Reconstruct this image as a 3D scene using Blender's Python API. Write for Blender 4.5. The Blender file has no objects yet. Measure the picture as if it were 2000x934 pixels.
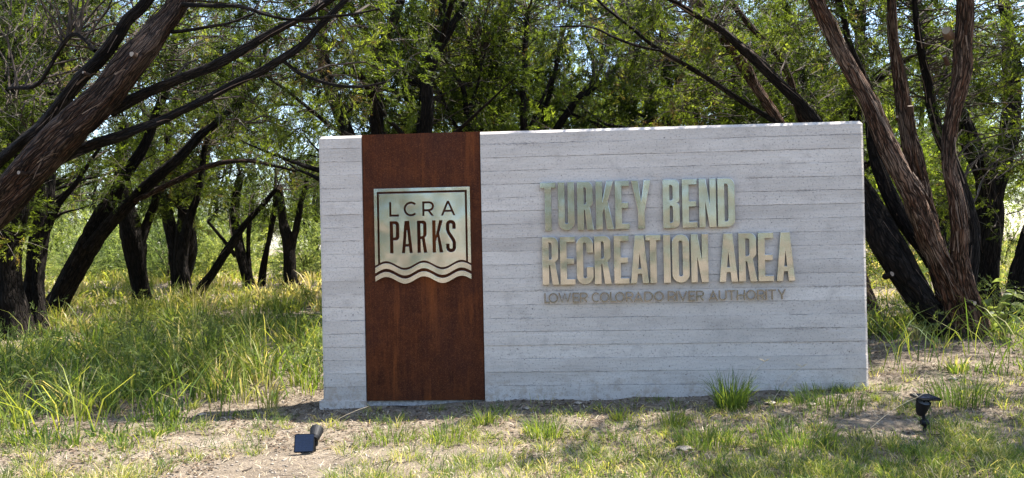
import bpy, math, random
import numpy as np
from mathutils import Vector, Matrix

# ------------------------------------------------------------------ camera, sky, sun, exposure
SC = bpy.context.scene
COL = SC.collection
RNG = np.random.default_rng(7)
random.seed(7)

CAM = np.array([-0.173, -5.973, 1.106])
YAW, PITCH, ROLL = [math.radians(v) for v in (-3.647, 0.333, -1.153)]
FPX = 1570.0
_F = np.array([math.sin(YAW) * math.cos(PITCH), math.cos(YAW) * math.cos(PITCH), math.sin(PITCH)])
_R = np.array([math.cos(YAW), -math.sin(YAW), 0.0])
_U = np.cross(_R, _F)
_R2 = math.cos(ROLL) * _R + math.sin(ROLL) * _U
_U2 = -math.sin(ROLL) * _R + math.cos(ROLL) * _U

cd = bpy.data.cameras.new('camera')
cd.sensor_width = 36.0
cd.lens = 36.0 * FPX / 2000.0
cd.clip_start = 0.05
cd.clip_end = 2000.0
cam = bpy.data.objects.new('camera', cd)
cam.matrix_world = Matrix(((_R2[0], _U2[0], -_F[0], CAM[0]), (_R2[1], _U2[1], -_F[1], CAM[1]),
                           (_R2[2], _U2[2], -_F[2], CAM[2]), (0, 0, 0, 1)))
COL.objects.link(cam)
SC.camera = cam

TO_SUN = Vector((0.85, 0.50, 2.0)).normalized()
SUN_EL = math.asin(TO_SUN.z)
SUN_AZ = math.atan2(TO_SUN.x, TO_SUN.y)
world = bpy.data.worlds.new('World')
SC.world = world
world.use_nodes = True
wn = world.node_tree
bg = wn.nodes['Background']
sky = wn.nodes.new('ShaderNodeTexSky')
sky.sky_type = 'NISHITA'
sky.sun_disc = False
sky.sun_elevation = SUN_EL
sky.sun_rotation = SUN_AZ
sky.air_density = 1.0
sky.dust_density = 1.0
sky.ozone_density = 1.0
wn.links.new(sky.outputs[0], bg.inputs[0])
bg.inputs[1].default_value = 0.13

sl = bpy.data.lights.new('sun', 'SUN')
sl.energy = 5.0
sl.angle = math.radians(0.53)
sl.color = (1.0, 0.95, 0.87)
sun = bpy.data.objects.new('sun', sl)
sun.rotation_euler = TO_SUN.to_track_quat('Z', 'Y').to_euler()
COL.objects.link(sun)

SC.view_settings.view_transform = 'Standard'
SC.view_settings.look = 'None'
SC.view_settings.exposure = 1.88
SC.view_settings.gamma = 1.0
SC.render.engine = 'CYCLES'
SC.cycles.max_bounces = 7
SC.cycles.use_denoising = True
SC.cycles.denoiser = 'OPENIMAGEDENOISE'
SC.cycles.denoising_input_passes = 'RGB_ALBEDO_NORMAL'
SC.cycles.denoising_prefilter = 'ACCURATE'
SC.cycles.diffuse_bounces = 3
SC.cycles.glossy_bounces = 3
SC.cycles.transmission_bounces = 5


# ------------------------------------------------------------------ helpers
def ray(px, py):
    return _F + _R2 * (px - 1000.0) / FPX - _U2 * (py - 467.0) / FPX


def P(px, py, d):
    """a point of the place at forward distance d metres from the photographer"""
    return CAM + ray(px, py) * d


class Noise2:
    def __init__(self, seed, n=256):
        self.n = n
        self.g = np.random.default_rng(seed).random((n, n))

    def __call__(self, x, y):
        x = np.asarray(x, float); y = np.asarray(y, float)
        xi = np.floor(x).astype(int); yi = np.floor(y).astype(int)
        fx = x - xi; fy = y - yi
        fx = fx * fx * (3 - 2 * fx); fy = fy * fy * (3 - 2 * fy)
        n = self.n; g = self.g
        a = g[xi % n, yi % n]; b = g[(xi + 1) % n, yi % n]
        c = g[xi % n, (yi + 1) % n]; d = g[(xi + 1) % n, (yi + 1) % n]
        return (a * (1 - fx) + b * fx) * (1 - fy) + (c * (1 - fx) + d * fx) * fy


N1, N2, N3 = Noise2(1), Noise2(2), Noise2(3)


def ground(x, y):
    x = np.asarray(x, float); y = np.asarray(y, float)
    z = -0.10 + 0.026 * np.clip(x + 2.0, 0, 5) * np.clip(1 + y / 6.0, 0.3, 1.0)
    yy = np.clip(y, 0, 26)
    z = z + 0.022 * yy + 0.0 * y
    z = z + (N1(x * 0.35 + 9, y * 0.35 + 3) - .5) * 0.10 * np.clip((np.abs(y) - 0.2) / 3.0, 0.12, 1) \
          + (N2(x * 1.7, y * 1.7) - .5) * 0.035 + (N3(x * 6, y * 6) - .5) * 0.018
    return z


def on_ground(px, py, lo=3.0, hi=60.0):
    """where the line of sight through a pixel meets the ground"""
    r = ray(px, py)
    ds = np.linspace(lo, hi, 1200)
    p = CAM[None] + ds[:, None] * r[None]
    h = p[:, 2] - ground(p[:, 0], p[:, 1])
    k = int(np.argmax(h < 0)) if (h < 0).any() else len(ds) - 1
    return p[k].copy(), float(ds[k])


def tag(o, label=None, cat=None, group=None, kind=None):
    if label: o['label'] = label
    if cat: o['category'] = cat
    if group: o['group'] = group
    if kind: o['kind'] = kind
    return o


def link(name, me, parent=None, mats=()):
    o = bpy.data.objects.new(name, me)
    COL.objects.link(o)
    if parent is not None: o.parent = parent
    for m in mats:
        if me is not None: me.materials.append(m)
    return o


def empty(name, loc, label, cat, group=None):
    o = bpy.data.objects.new(name, None)
    o.empty_display_size = 0.2
    COL.objects.link(o)
    o.location = tuple(float(v) for v in loc)
    return tag(o, label, cat, group)


def mesh_np(name, v, f, tint=None, uv=None, smooth=False):
    """v (n,3); f (m,k) with k 3 or 4; tint per vertex; uv per corner"""
    me = bpy.data.meshes.new(name)
    v = np.ascontiguousarray(v, np.float32); f = np.ascontiguousarray(f, np.int32)
    m, k = f.shape
    me.vertices.add(len(v)); me.vertices.foreach_set('co', v.ravel())
    me.loops.add(m * k); me.loops.foreach_set('vertex_index', f.ravel())
    me.polygons.add(m)
    me.polygons.foreach_set('loop_start', np.arange(0, m * k, k, dtype=np.int32))
    me.polygons.foreach_set('loop_total', np.full(m, k, np.int32))
    if smooth: me.polygons.foreach_set('use_smooth', np.ones(m, bool))
    if tint is not None:
        a = me.attributes.new('tint', 'FLOAT', 'POINT')
        a.data.foreach_set('value', np.ascontiguousarray(tint, np.float32))
    if uv is not None:
        l = me.uv_layers.new(name='uv')
        l.data.foreach_set('uv', np.ascontiguousarray(uv, np.float32).ravel())
    me.update(calc_edges=True)
    me.validate()
    return me


def copy_tree(o, parent=None):
    c = o.copy(); COL.objects.link(c); c.parent = parent
    for ch in o.children: copy_tree(ch, c)
    return c


# ------------------------------------------------------------------ materials
class MT:
    def __init__(self, name):
        self.m = bpy.data.materials.new(name); self.m.use_nodes = True
        self.t = self.m.node_tree; self.N = self.t.nodes; self.L = self.t.links
        self.b = self.N['Principled BSDF']; self.out = self.N['Material Output']

    def n(self, typ, **kw):
        nd = self.N.new('ShaderNode' + typ)
        for k, v in kw.items():
            if k.startswith('i_'):
                key = k[2:]
                key = int(key) if key.isdigit() else key
                nd.inputs[key].default_value = v
            else: setattr(nd, k, v)
        return nd

    def l(self, a, b): self.L.new(a, b)

    def coord(self, out='Object', scale=(1, 1, 1), loc=(0, 0, 0)):
        tc = self.n('TexCoord'); mp = self.n('Mapping')
        mp.inputs['Scale'].default_value = scale; mp.inputs['Location'].default_value = loc
        self.l(tc.outputs[out], mp.inputs[0]); return mp.outputs[0]

    def noise(self, vec, scale, detail=4, rough=.55, dist=0.0):
        nd = self.n('TexNoise'); nd.inputs['Scale'].default_value = scale
        nd.inputs['Detail'].default_value = detail; nd.inputs['Roughness'].default_value = rough
        nd.inputs['Distortion'].default_value = dist
        self.l(vec, nd.inputs['Vector']); return nd.outputs['Fac']

    def ramp(self, fac, stops):
        r = self.n('ValToRGB'); cr = r.color_ramp
        while len(cr.elements) < len(stops): cr.elements.new(0.5)
        for e, (p, c) in zip(cr.elements, stops):
            e.position = p; e.color = (c[0], c[1], c[2], 1) if len(c) == 3 else c
        self.l(fac, r.inputs[0]); return r.outputs[0]

    def mix(self, fac, a, b, mode='MIX'):
        nd = self.n('MixRGB', blend_type=mode)
        for s, v in ((nd.inputs[0], fac), (nd.inputs[1], a), (nd.inputs[2], b)):
            if hasattr(v, 'is_linked'): self.l(v, s)
            elif isinstance(v, (int, float)): s.default_value = v
            else: s.default_value = (v[0], v[1], v[2], 1)
        return nd.outputs[0]

    def bump(self, h, strength=.5, dist=.01):
        b = self.n('Bump'); b.inputs['Strength'].default_value = strength; b.inputs['Distance'].default_value = dist
        self.l(h, b.inputs['Height']); self.l(b.outputs[0], self.b.inputs['Normal']); return b


def g1(v): return (v, v, v)


def leafy(name, stops, trans=.45, rough=.42, tgain=(1.25, 1.3, .7), vary=False):
    m = MT(name)
    at = m.n('Attribute', attribute_name='tint')
    col = m.ramp(at.outputs['Fac'], stops)
    m.l(col, m.b.inputs['Base Color']); m.b.inputs['Roughness'].default_value = rough
    m.b.inputs['Specular IOR Level'].default_value = .14
    if vary:
        oi = m.n('ObjectInfo')
        col = m.mix(1.0, col, m.ramp(oi.outputs['Random'], [(0, (.55, .62, .6)), (.5, (1, 1, 1)), (1, (1.3, 1.2, 1.0))]), 'MULTIPLY')
        m.l(col, m.b.inputs['Base Color'])
    tr = m.n('BsdfTranslucent'); tc = m.mix(1.0, col, tgain, 'MULTIPLY'); m.l(tc, tr.inputs[0])
    mx = m.n('MixShader'); mx.inputs[0].default_value = trans
    m.l(m.b.outputs[0], mx.inputs[1]); m.l(tr.outputs[0], mx.inputs[2]); m.l(mx.outputs[0], m.out.inputs[0])
    return m.m


M_CROWN = leafy('juniper_needles', [(0, (.007, .011, .0035)), (.35, (.030, .043, .011)), (.65, (.092, .118, .023)), (.85, (.17, .20, .042)), (.97, (.21, .22, .06)), (1, (.10, .065, .04))], trans=.55, tgain=(2.0, 2.1, .75))
M_SHRUB = leafy('broad_leaves', [(0, (.055, .078, .03)), (.5, (.135, .17, .065)), (1, (.25, .275, .125))], trans=.5, rough=.4, tgain=(1.8, 1.8, .9), vary=True)
M_FARWOOD = leafy('far_wood_leaves', [(0, (.07, .085, .04)), (.5, (.15, .17, .09)), (1, (.26, .28, .17))], trans=.4, tgain=(1.3, 1.3, .9))
M_GRASS = leafy('grass_blades', [(0, (.035, .062, .028)), (.4, (.095, .15, .034)), (.7, (.26, .285, .06)), (.88, (.40, .36, .17)), (1, (.52, .43, .26))], trans=.5, rough=.45, tgain=(1.5, 1.45, .6))
M_STRAW = leafy('dry_straw', [(0, (.22, .16, .1)), (.5, (.42, .34, .22)), (1, (.62, .54, .4))], trans=.15, rough=.7, tgain=(1, 1, 1))


def bark(name, dark, mid, light, red):
    m = MT(name)
    tc = m.n('TexCoord')
    wob = m.n('TexNoise'); wob.inputs['Scale'].default_value = 7; wob.inputs['Detail'].default_value = 3; m.l(tc.outputs['UV'], wob.inputs['Vector'])
    sub = m.n('VectorMath', operation='SUBTRACT'); m.l(wob.outputs['Color'], sub.inputs[0]); sub.inputs[1].default_value = (.5, .5, .5)
    scl = m.n('VectorMath', operation='MULTIPLY'); m.l(sub.outputs[0], scl.inputs[0]); scl.inputs[1].default_value = (.035, .05, 0)
    add = m.n('VectorMath', operation='ADD'); m.l(tc.outputs['UV'], add.inputs[0]); m.l(scl.outputs[0], add.inputs[1])
    uv = add.outputs[0]
    fib = m.n('Mapping'); fib.inputs['Scale'].default_value = (120, 9, 1); m.l(uv, fib.inputs[0])
    f1 = m.noise(fib.outputs[0], 1.0, 5, .7, .3)
    fib2 = m.n('Mapping'); fib2.inputs['Scale'].default_value = (30, 3.2, 1); m.l(uv, fib2.inputs[0])
    f2 = m.noise(fib2.outputs[0], 1.0, 4, .6, .8)
    pm = m.n('Mapping'); pm.inputs['Scale'].default_value = (42, 4.5, 1); m.l(uv, pm.inputs[0])
    vo = m.n('TexVoronoi', feature='DISTANCE_TO_EDGE'); vo.inputs['Scale'].default_value = 1.0; m.l(pm.outputs[0], vo.inputs['Vector'])
    crack = m.ramp(vo.outputs['Distance'], [(.0, g1(0)), (.14, g1(1))])
    big = m.noise(m.coord('Object'), 2.3, 3, .5)
    c1 = m.ramp(f1, [(.42, dark), (.52, mid), (.64, light)])
    c2 = m.mix(m.ramp(f2, [(.42, g1(0)), (.62, g1(1))]), c1, red)
    c3 = m.mix(.55, c1, c2)
    c4 = m.mix(m.ramp(big, [(.5, g1(0)), (.72, g1(.6))]), c3, light)
    c4 = m.mix(crack, dark, c4)
    m.l(c4, m.b.inputs['Base Color']); m.b.inputs['Roughness'].default_value = .9
    m.b.inputs['Specular IOR Level'].default_value = .15
    h = m.mix(1.0, m.mix(.5, f1, f2), m.mix(.35, crack, g1(1)), 'MULTIPLY')
    m.bump(h, 1.0, .04)
    return m.m


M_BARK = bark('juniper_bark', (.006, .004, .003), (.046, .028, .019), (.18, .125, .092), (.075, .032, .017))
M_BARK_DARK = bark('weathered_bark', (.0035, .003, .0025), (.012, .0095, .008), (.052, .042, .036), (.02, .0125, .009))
M_BARK_RED = bark('peeling_red_bark', (.009, .006, .0045), (.085, .052, .037), (.29, .21, .16), (.14, .056, .028))


def simple(name, col, rough=.6, spec=.5, metal=0.0, bumps=None, var=.0):
    m = MT(name)
    if var:
        nz = m.noise(m.coord('Object'), 14, 4)
        c = m.ramp(nz, [(.3, tuple(v * (1 - var) for v in col)), (.7, tuple(v * (1 + var) for v in col))])
        m.l(c, m.b.inputs['Base Color'])
    else: m.b.inputs['Base Color'].default_value = (*col, 1)
    m.b.inputs['Roughness'].default_value = rough; m.b.inputs['Metallic'].default_value = metal
    m.b.inputs['Specular IOR Level'].default_value = spec
    if bumps: m.bump(m.noise(m.coord('Object'), bumps[0], 4), bumps[1], bumps[2])
    return m.m


M_TWIG = simple('grey_twig', (.23, .20, .17), .9, .2, var=.35)
M_BRANCH = simple('dark_twig', (.05, .038, .03), .9, .2, var=.4)
M_STRIP = simple('loose_bark', (.15, .108, .082), .9, .2, var=.4)
M_CUT = simple('cut_wood', (.27, .22, .175), .85, .2, var=.2)
M_PEBBLE = simple('limestone_chip', (.25, .21, .17), .9, .2, var=.6)
M_BLACK = simple('black_plastic', (.007, .007, .008), .65, .3, bumps=(60, .2, .002))
M_LENS = simple('lamp_lens', (.25, .26, .28), .1, .6)


def make_concrete():
    m = MT('board_formed_concrete')
    oi = m.n('ObjectInfo'); tc = m.n('TexCoord')
    mp = m.n('Mapping'); mp.inputs['Scale'].default_value = (.35, 1, 1.6); m.l(tc.outputs['Object'], mp.inputs[0])
    off = m.n('VectorMath', operation='ADD'); m.l(mp.outputs[0], off.inputs[0])
    sc = m.n('VectorMath', operation='SCALE'); m.l(oi.outputs['Random'], sc.inputs['Scale']); sc.inputs[0].default_value = (13, 5, 7); m.l(sc.outputs[0], off.inputs[1])
    n1 = m.noise(off.outputs[0], 3.2, 6, .62)
    gr = m.n('Mapping'); gr.inputs['Scale'].default_value = (2.0, 1, 60); m.l(tc.outputs['Object'], gr.inputs[0])
    n2 = m.noise(gr.outputs[0], 1.0, 5, .6, .5)          # wood grain print
    n3 = m.noise(tc.outputs['Object'], 9, 5, .6)
    base = m.ramp(n1, [(.22, (.40, .35, .305)), (.5, (.56, .50, .445)), (.78, (.66, .60, .54))])
    v = m.ramp(oi.outputs['Random'], [(0, g1(.93)), (1, g1(1.05))])
    base = m.mix(1.0, base, v, 'MULTIPLY')
    base = m.mix(m.ramp(n2, [(.3, g1(.30)), (.55, g1(0))]), base, (.42, .375, .34))
    base = m.mix(m.ramp(n3, [(.53, g1(0)), (.70, g1(.5))]), base, (.38, .335, .30))
    n4 = m.noise(tc.outputs['Object'], 75, 5, .75)
    base = m.mix(m.ramp(n4, [(.34, g1(.9)), (.45, g1(0))]), base, (.22, .195, .18))
    base = m.mix(m.ramp(n4, [(.60, g1(0)), (.75, g1(.5))]), base, (.68, .655, .63))
    # honeycombed bands along some joints, soil splashes low down
    sp = m.n('SeparateXYZ'); m.l(tc.outputs['Object'], sp.inputs[0])
    q = m.n('Math', operation='MULTIPLY_ADD'); m.l(sp.outputs[2], q.inputs[0]); q.inputs[1].default_value = 10; q.inputs[2].default_value = -1.5 + 20
    fr_ = m.n('Math', operation='FRACT'); m.l(q.outputs[0], fr_.inputs[0])
    pp = m.n('Math', operation='PINGPONG'); m.l(fr_.outputs[0], pp.inputs[0]); pp.inputs[1].default_value = .5
    jm = m.noise(m.coord('Object', (1.6, 1, 9), (3, 0, 1)), 1.0, 4, .6)
    wdt = m.n('MapRange'); m.l(jm, wdt.inputs[0]); wdt.inputs[1].default_value = .45; wdt.inputs[2].default_value = .75; wdt.inputs[1].default_value = .5; wdt.inputs[2].default_value = .8; wdt.inputs[3].default_value = -.02; wdt.inputs[4].default_value = .22
    nearj = m.n('Math', operation='LESS_THAN'); m.l(pp.outputs[0], nearj.inputs[0]); m.l(wdt.outputs[0], nearj.inputs[1])
    hc = m.mix(1.0, nearj.outputs[0], m.ramp(m.noise(m.coord('Object', (1, 1, 1.8)), 60, 4, .7), [(.47, g1(0)), (.58, g1(.6))]), 'MULTIPLY')
    base = m.mix(hc, base, (.25, .22, .20))
    lo = m.n('MapRange'); m.l(sp.outputs[2], lo.inputs[0]); lo.inputs[1].default_value = .30; lo.inputs[2].default_value = .05; lo.inputs[3].default_value = 0; lo.inputs[4].default_value = 1
    sm = m.mix(1.0, lo.outputs[0], m.ramp(m.noise(tc.outputs['Object'], 16, 6, .75), [(.48, g1(0)), (.60, g1(.75))]), 'MULTIPLY')
    base = m.mix(sm, base, (.36, .28, .21))
    # air bubbles
    vo = m.n('TexVoronoi'); vo.inputs['Scale'].default_value = 17; m.l(tc.outputs['Object'], vo.inputs['Vector'])
    rnd = m.n('SeparateColor'); m.l(vo.outputs['Color'], rnd.inputs[0])
    sz = m.n('MapRange'); m.l(rnd.outputs[0], sz.inputs[0]); sz.inputs[1].default_value = .55; sz.inputs[2].default_value = 1; sz.inputs[3].default_value = 0; sz.inputs[4].default_value = .10
    hole = m.n('Math', operation='LESS_THAN'); m.l(vo.outputs['Distance'], hole.inputs[0]); m.l(sz.outputs[0], hole.inputs[1])
    base = m.mix(m.mix(.75, g1(0), hole.outputs[0]), base, (.10, .092, .088))
    m.l(base, m.b.inputs['Base Color']); m.b.inputs['Roughness'].default_value = .85
    m.b.inputs['Specular IOR Level'].default_value = .25
    h = m.mix(.5, n2, m.noise(tc.outputs['Object'], 70, 4))
    h2 = m.mix(hole.outputs[0], h, g1(0))
    m.bump(h2, .6, .009)
    return m.m


def make_joint():
    m = MT('ragged_joint_concrete')
    n1 = m.noise(m.coord('Object', (1, 1, 1)), 40, 5, .65)
    c = m.ramp(n1, [(.35, (.22, .205, .20)), (.6, (.5, .47, .46))])
    m.l(c, m.b.inputs['Base Color']); m.b.inputs['Roughness'].default_value = .95
    m.bump(n1, .8, .02)
    return m.m


def make_rust():
    m = MT('weathering_steel')
    st = m.noise(m.coord('Object', (38, 1, 1.6)), 1.0, 8, .7, .4)
    st2 = m.noise(m.coord('Object', (6.5, 1, .55), (4, 0, 2)), 1.0, 7, .65, .3)
    sp = m.noise(m.coord('Object'), 150, 6, .8)
    bl = m.noise(m.coord('Object', (1.5, 1, 1.1), (9, 0, 0)), 1.6, 4, .6)
    mo = m.noise(m.coord('Object'), 9, 9, .72, .3)
    c = m.ramp(mo, [(.3, (.026, .0072, .0036)), (.5, (.058, .016, .0062)), (.68, (.105, .030, .0095))])
    c = m.mix(m.ramp(st, [(.46, g1(0)), (.68, g1(.55))]), c, (.14, .038, .011))
    c = m.mix(m.ramp(st2, [(.55, g1(0)), (.68, g1(.7))]), c, (.24, .066, .015))
    c = m.mix(m.ramp(bl, [(.42, g1(.0)), (.75, g1(.75))]), c, (.045, .016, .011))
    c = m.mix(m.ramp(sp, [(.52, g1(0)), (.68, g1(.7))]), c, (.23, .085, .03))
    c = m.mix(m.ramp(sp, [(.32, g1(.7)), (.46, g1(0))]), c, (.028, .010, .006))
    m.l(c, m.b.inputs['Base Color']); m.b.inputs['Roughness'].default_value = .8
    m.b.inputs['Specular IOR Level'].default_value = .12
    m.bump(sp, .25, .003)
    return m.m


def make_metal(name='brushed_steel', k=1.0):
    m = MT(name)
    br = m.noise(m.coord('Object', (4, 1, 160)), 1.0, 3, .6)
    wv = m.noise(m.coord('Object', (1, 1, 1)), 5.5, 1, .5)
    c = m.ramp(wv, [(.3, (.40 * k, .41 * k, .40 * k)), (.7, (.56 * k, .565 * k, .55 * k))])
    m.l(c, m.b.inputs['Base Color']); m.b.inputs['Metallic'].default_value = 1.0
    r = m.n('MapRange'); m.l(br, r.inputs[0]); r.inputs[3].default_value = .12; r.inputs[4].default_value = .20
    m.l(r.outputs[0], m.b.inputs['Roughness'])
    m.bump(wv, .22, .03)
    return m.m


def make_soil():
    m = MT('pale_limestone_soil')
    o = m.coord('Object')
    big = m.noise(o, .55, 5, .6); mid = m.noise(o, 5, 6, .65); fine = m.noise(o, 55, 5, .7)
    c = m.ramp(mid, [(.28, (.10, .08, .06)), (.5, (.235, .19, .14)), (.72, (.38, .315, .24))])
    c = m.mix(m.ramp(big, [(.4, g1(0)), (.65, g1(.55))]), c, (.165, .13, .095))
    c = m.mix(m.ramp(fine, [(.35, g1(.65)), (.52, g1(0))]), c, (.09, .065, .046))
    c = m.mix(m.ramp(fine, [(.62, g1(0)), (.75, g1(.6))]), c, (.54, .47, .39))
    m.l(c, m.b.inputs['Base Color']); m.b.inputs['Roughness'].default_value = .95
    m.b.inputs['Specular IOR Level'].default_value = .15
    m.bump(m.mix(.5, mid, fine), 1.0, .06)
    return m.m


def make_panel():
    m = MT('solar_cells')
    br = m.n('TexBrick'); br.offset = 0; m.l(m.coord('Object', (1, 1, 1)), br.inputs['Vector'])
    br.inputs['Scale'].default_value = 24; br.inputs['Mortar Size'].default_value = .012
    br.inputs['Color1'].default_value = (.006, .009, .022, 1); br.inputs['Color2'].default_value = (.007, .011, .028, 1)
    br.inputs['Mortar'].default_value = (.015, .02, .04, 1)
    m.l(br.outputs[0], m.b.inputs['Base Color']); m.b.inputs['Roughness'].default_value = .18
    return m.m


M_METAL_DARK = make_metal('shade_darkened_steel', .42)  # same steel as the large letters, darkened to stand in for shadow
M_CONC, M_JOINT, M_RUST, M_METAL, M_SOIL, M_CELL = make_concrete(), make_joint(), make_rust(), make_metal(), make_soil(), make_panel()

# ------------------------------------------------------------------ the ground
def axis(lo, hi, step, far, sgn_lo=True):
    core = np.arange(lo, hi + 1e-6, step)
    a, s = [], step
    v = hi
    while v < far:
        s *= 1.22; v += s; a.append(v)
    b, s = [], step
    v = lo
    while v > -far:
        s *= 1.22; v -= s; b.append(v)
    return np.array(b[::-1] + list(core) + a)


gx, gy = axis(-5.0, 4.5, .06, 500), axis(-3.0, 2.5, .06, 500)
X, Y = np.meshgrid(gx, gy)
Z = ground(X, Y)
v = np.stack([X, Y, Z], -1).reshape(-1, 3)
nx, ny = len(gx), len(gy)
i = np.arange(ny - 1)[:, None] * nx + np.arange(nx - 1)[None]
f = np.stack([i, i + 1, i + nx + 1, i + nx], -1).reshape(-1, 4)
tag(link('ground', mesh_np('ground', v, f, smooth=True), None, [M_SOIL]), 'pale dry limestone soil around the sign', 'ground', kind='structure')

# ------------------------------------------------------------------ the monument sign
XL, XR, ZT = -2.009, 2.017, 1.948
PL, PR = -1.677, -0.778           # weathering steel strip
DEP = 0.32
sign = empty('monument_sign', (0, DEP / 2, -0.1), 'board formed concrete monument sign with rusty steel strip and metal lettering', 'sign')
SO = Vector(sign.location)


def box(v, f, x0, x1, y0, y1, z0, z1):
    b = len(v)
    v += [(x0, y0, z0), (x1, y0, z0), (x1, y1, z0), (x0, y1, z0), (x0, y0, z1), (x1, y0, z1), (x1, y1, z1), (x0, y1, z1)]
    f += [(b, b + 1, b + 5, b + 4), (b + 1, b + 2, b + 6, b + 5), (b + 2, b + 3, b + 7, b + 6), (b + 3, b, b + 4, b + 7), (b + 4, b + 5, b + 6, b + 7), (b + 3, b + 2, b + 1, b)]


def part(name, v, f, parent, mats, smooth=False, off=SO):
    me = bpy.data.meshes.new(name)
    me.from_pydata([(a[0] - off.x, a[1] - off.y, a[2] - off.z) for a in v], [], f)
    me.update()
    if smooth: me.polygons.foreach_set('use_smooth', [True] * len(me.polygons))
    return link(name, me, parent, mats)


# rough core seen in the joints between the board courses
CH = 0.021
v, f = [], []
box(v, f, XL + CH, PL - .002, .0055, DEP - .0055, -.35, ZT - CH - .002)
box(v, f, PL + .0, PR, .032, DEP - .032, -.35, ZT - .03)
box(v, f, PR + .002, XR - CH, .0055, DEP - .0055, -.35, ZT - CH - .002)
part('concrete_core', v, f, sign, [M_JOINT])


def course(x0, x1, z0, z1, cl, cr, top, face):
    """one board course: front and back faces with ragged edges; chamfered free ends; chamfered top on the last course"""
    n = max(4, int((x1 - x0) / .03))
    xs = np.linspace(x0, x1, n + 1)
    rag = lambda: (N1(xs * 9 + RNG.random() * 90, RNG.random() * 90) - .5) * .0035 + RNG.normal(0, .0007, n + 1) - np.where(RNG.random(n + 1) < .05, RNG.random(n + 1) * .005, 0)
    zb, zt = z0 - rag() * 1.0, z1 + rag()
    if top: zt = np.full(n + 1, z1 - CH)
    fy = face
    v, f = [], []
    ring = []
    for k, x in enumerate(xs):
        yf, yb = fy, DEP - fy
        xx = x
        if cl and k == 0: xx = x + CH
        if cr and k == n: xx = x - CH
        ring.append(len(v))
        if top:
            v += [(xx, yf, zb[k]), (xx, yf, zt[k] - .0), (xx, yf + CH, z1), (xx, yb - CH, z1), (xx, yb, zt[k]), (xx, yb, zb[k])]
        else:
            v += [(xx, yf, zb[k]), (xx, yf, zt[k]), (xx, yb, zt[k]), (xx, yb, zb[k])]
    m = 6 if top else 4
    for k in range(n):
        a, b = ring[k], ring[k + 1]
        for j in range(m): f.append((a + j, b + j, b + (j + 1) % m, a + (j + 1) % m))
    for side, k, s in ((cl, 0, 1), (cr, n, -1)):
        a = ring[k]
        if side:
            x = xs[k]
            b = len(v)
            zt_ = z1 - CH if top else zt[k]
            v += [(x, fy + CH, zb[k]), (x, fy + CH, zt_), (x, DEP - fy - CH, zt_), (x, DEP - fy - CH, zb[k])]
            if top:
                q = [(a, a + 1, b + 1, b), (b, b + 1, b + 2, b + 3), (b + 3, b + 2, a + 4, a + 5), (a, b, b + 3, a + 5), (a + 1, a + 2, b + 1), (a + 2, a + 3, b + 2, b + 1), (a + 3, a + 4, b + 2)]
            else:
                q = [(a, a + 1, b + 1, b), (b, b + 1, b + 2, b + 3), (b + 3, b + 2, a + 2, a + 3), (a + 1, a + 2, b + 2, b + 1), (a, b, b + 3, a + 3)]
            f += [t if s < 0 else t[::-1] for t in q]
        else:
            f.append(tuple(range(a, a + m)) if s > 0 else tuple(range(a + m - 1, a - 1, -1)))
    o = part('board_course', v, f, sign, [M_CONC])
    return o


zj = [1.95 - .1 * (k + 1) for k in range(19)]          # joint heights 1.85 ... 0.05
edges = [ZT] + zj + [-.30]
for (x0, x1, cl, cr) in ((XL, PL - .001, True, False), (PR + .001, XR, False, True)):
    for k in range(20):
        zt_, zb_ = edges[k], edges[k + 1]
        g = float(RNG.uniform(.0004, .0016))
        course(x0, x1, zb_ + (g if k < 19 else 0), zt_ - (g if k else 0), cl, cr, k == 0, float(RNG.normal(0, .0013)))
# footing that shows at the low end
v, f = [], []
box(v, f, XL - .022, PL - .01, -.018, DEP + .018, -.4, -.052)
part('footing', v, f, sign, [M_CONC])
# steel strip: a folded plate over front, top and back
v, f = [], []
box(v, f, PL + .003, PR - .003, .010, .024, -.056, ZT + .002)
box(v, f, PL + .003, PR - .003, .0245, DEP - .0245, ZT - .012, ZT + .0016)
box(v, f, PL + .003, PR - .003, DEP - .024, DEP - .010, -.056, ZT + .002)
part('steel_strip', v, f, sign, [M_RUST])


# ---- lettering: filled outlines, extruded
def arc(cx, cy, r, a0, a1, n=9, ry=None):
    ry = r if ry is None else ry
    return [(cx + r * math.cos(math.radians(a0 + (a1 - a0) * k / n)), cy + ry * math.sin(math.radians(a0 + (a1 - a0) * k / n))) for k in range(n + 1)]


def outline(polys, depth, bevel):
    cu = bpy.data.curves.new('outline', 'CURVE'); cu.dimensions = '2D'; cu.fill_mode = 'BOTH'
    cu.extrude = depth / 2 - bevel; cu.bevel_depth = bevel; cu.bevel_resolution = 1
    for p in polys:
        q = [p[0]]
        for t in p[1:]:
            if math.hypot(t[0] - q[-1][0], t[1] - q[-1][1]) > 2e-4: q.append(t)
        if math.hypot(q[0][0] - q[-1][0], q[0][1] - q[-1][1]) < 2e-4: q.pop()
        s = cu.splines.new('POLY'); s.points.add(len(q) - 1); s.use_cyclic_u = True
        for pt, t in zip(s.points, q): pt.co = (t[0], t[1], 0, 1)
    o = bpy.data.objects.new('outline', cu); COL.objects.link(o)
    dg = bpy.context.evaluated_depsgraph_get(); dg.update()
    me = bpy.data.meshes.new_from_object(o.evaluated_get(dg))
    bpy.data.objects.remove(o); bpy.data.curves.remove(cu)
    return me


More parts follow.
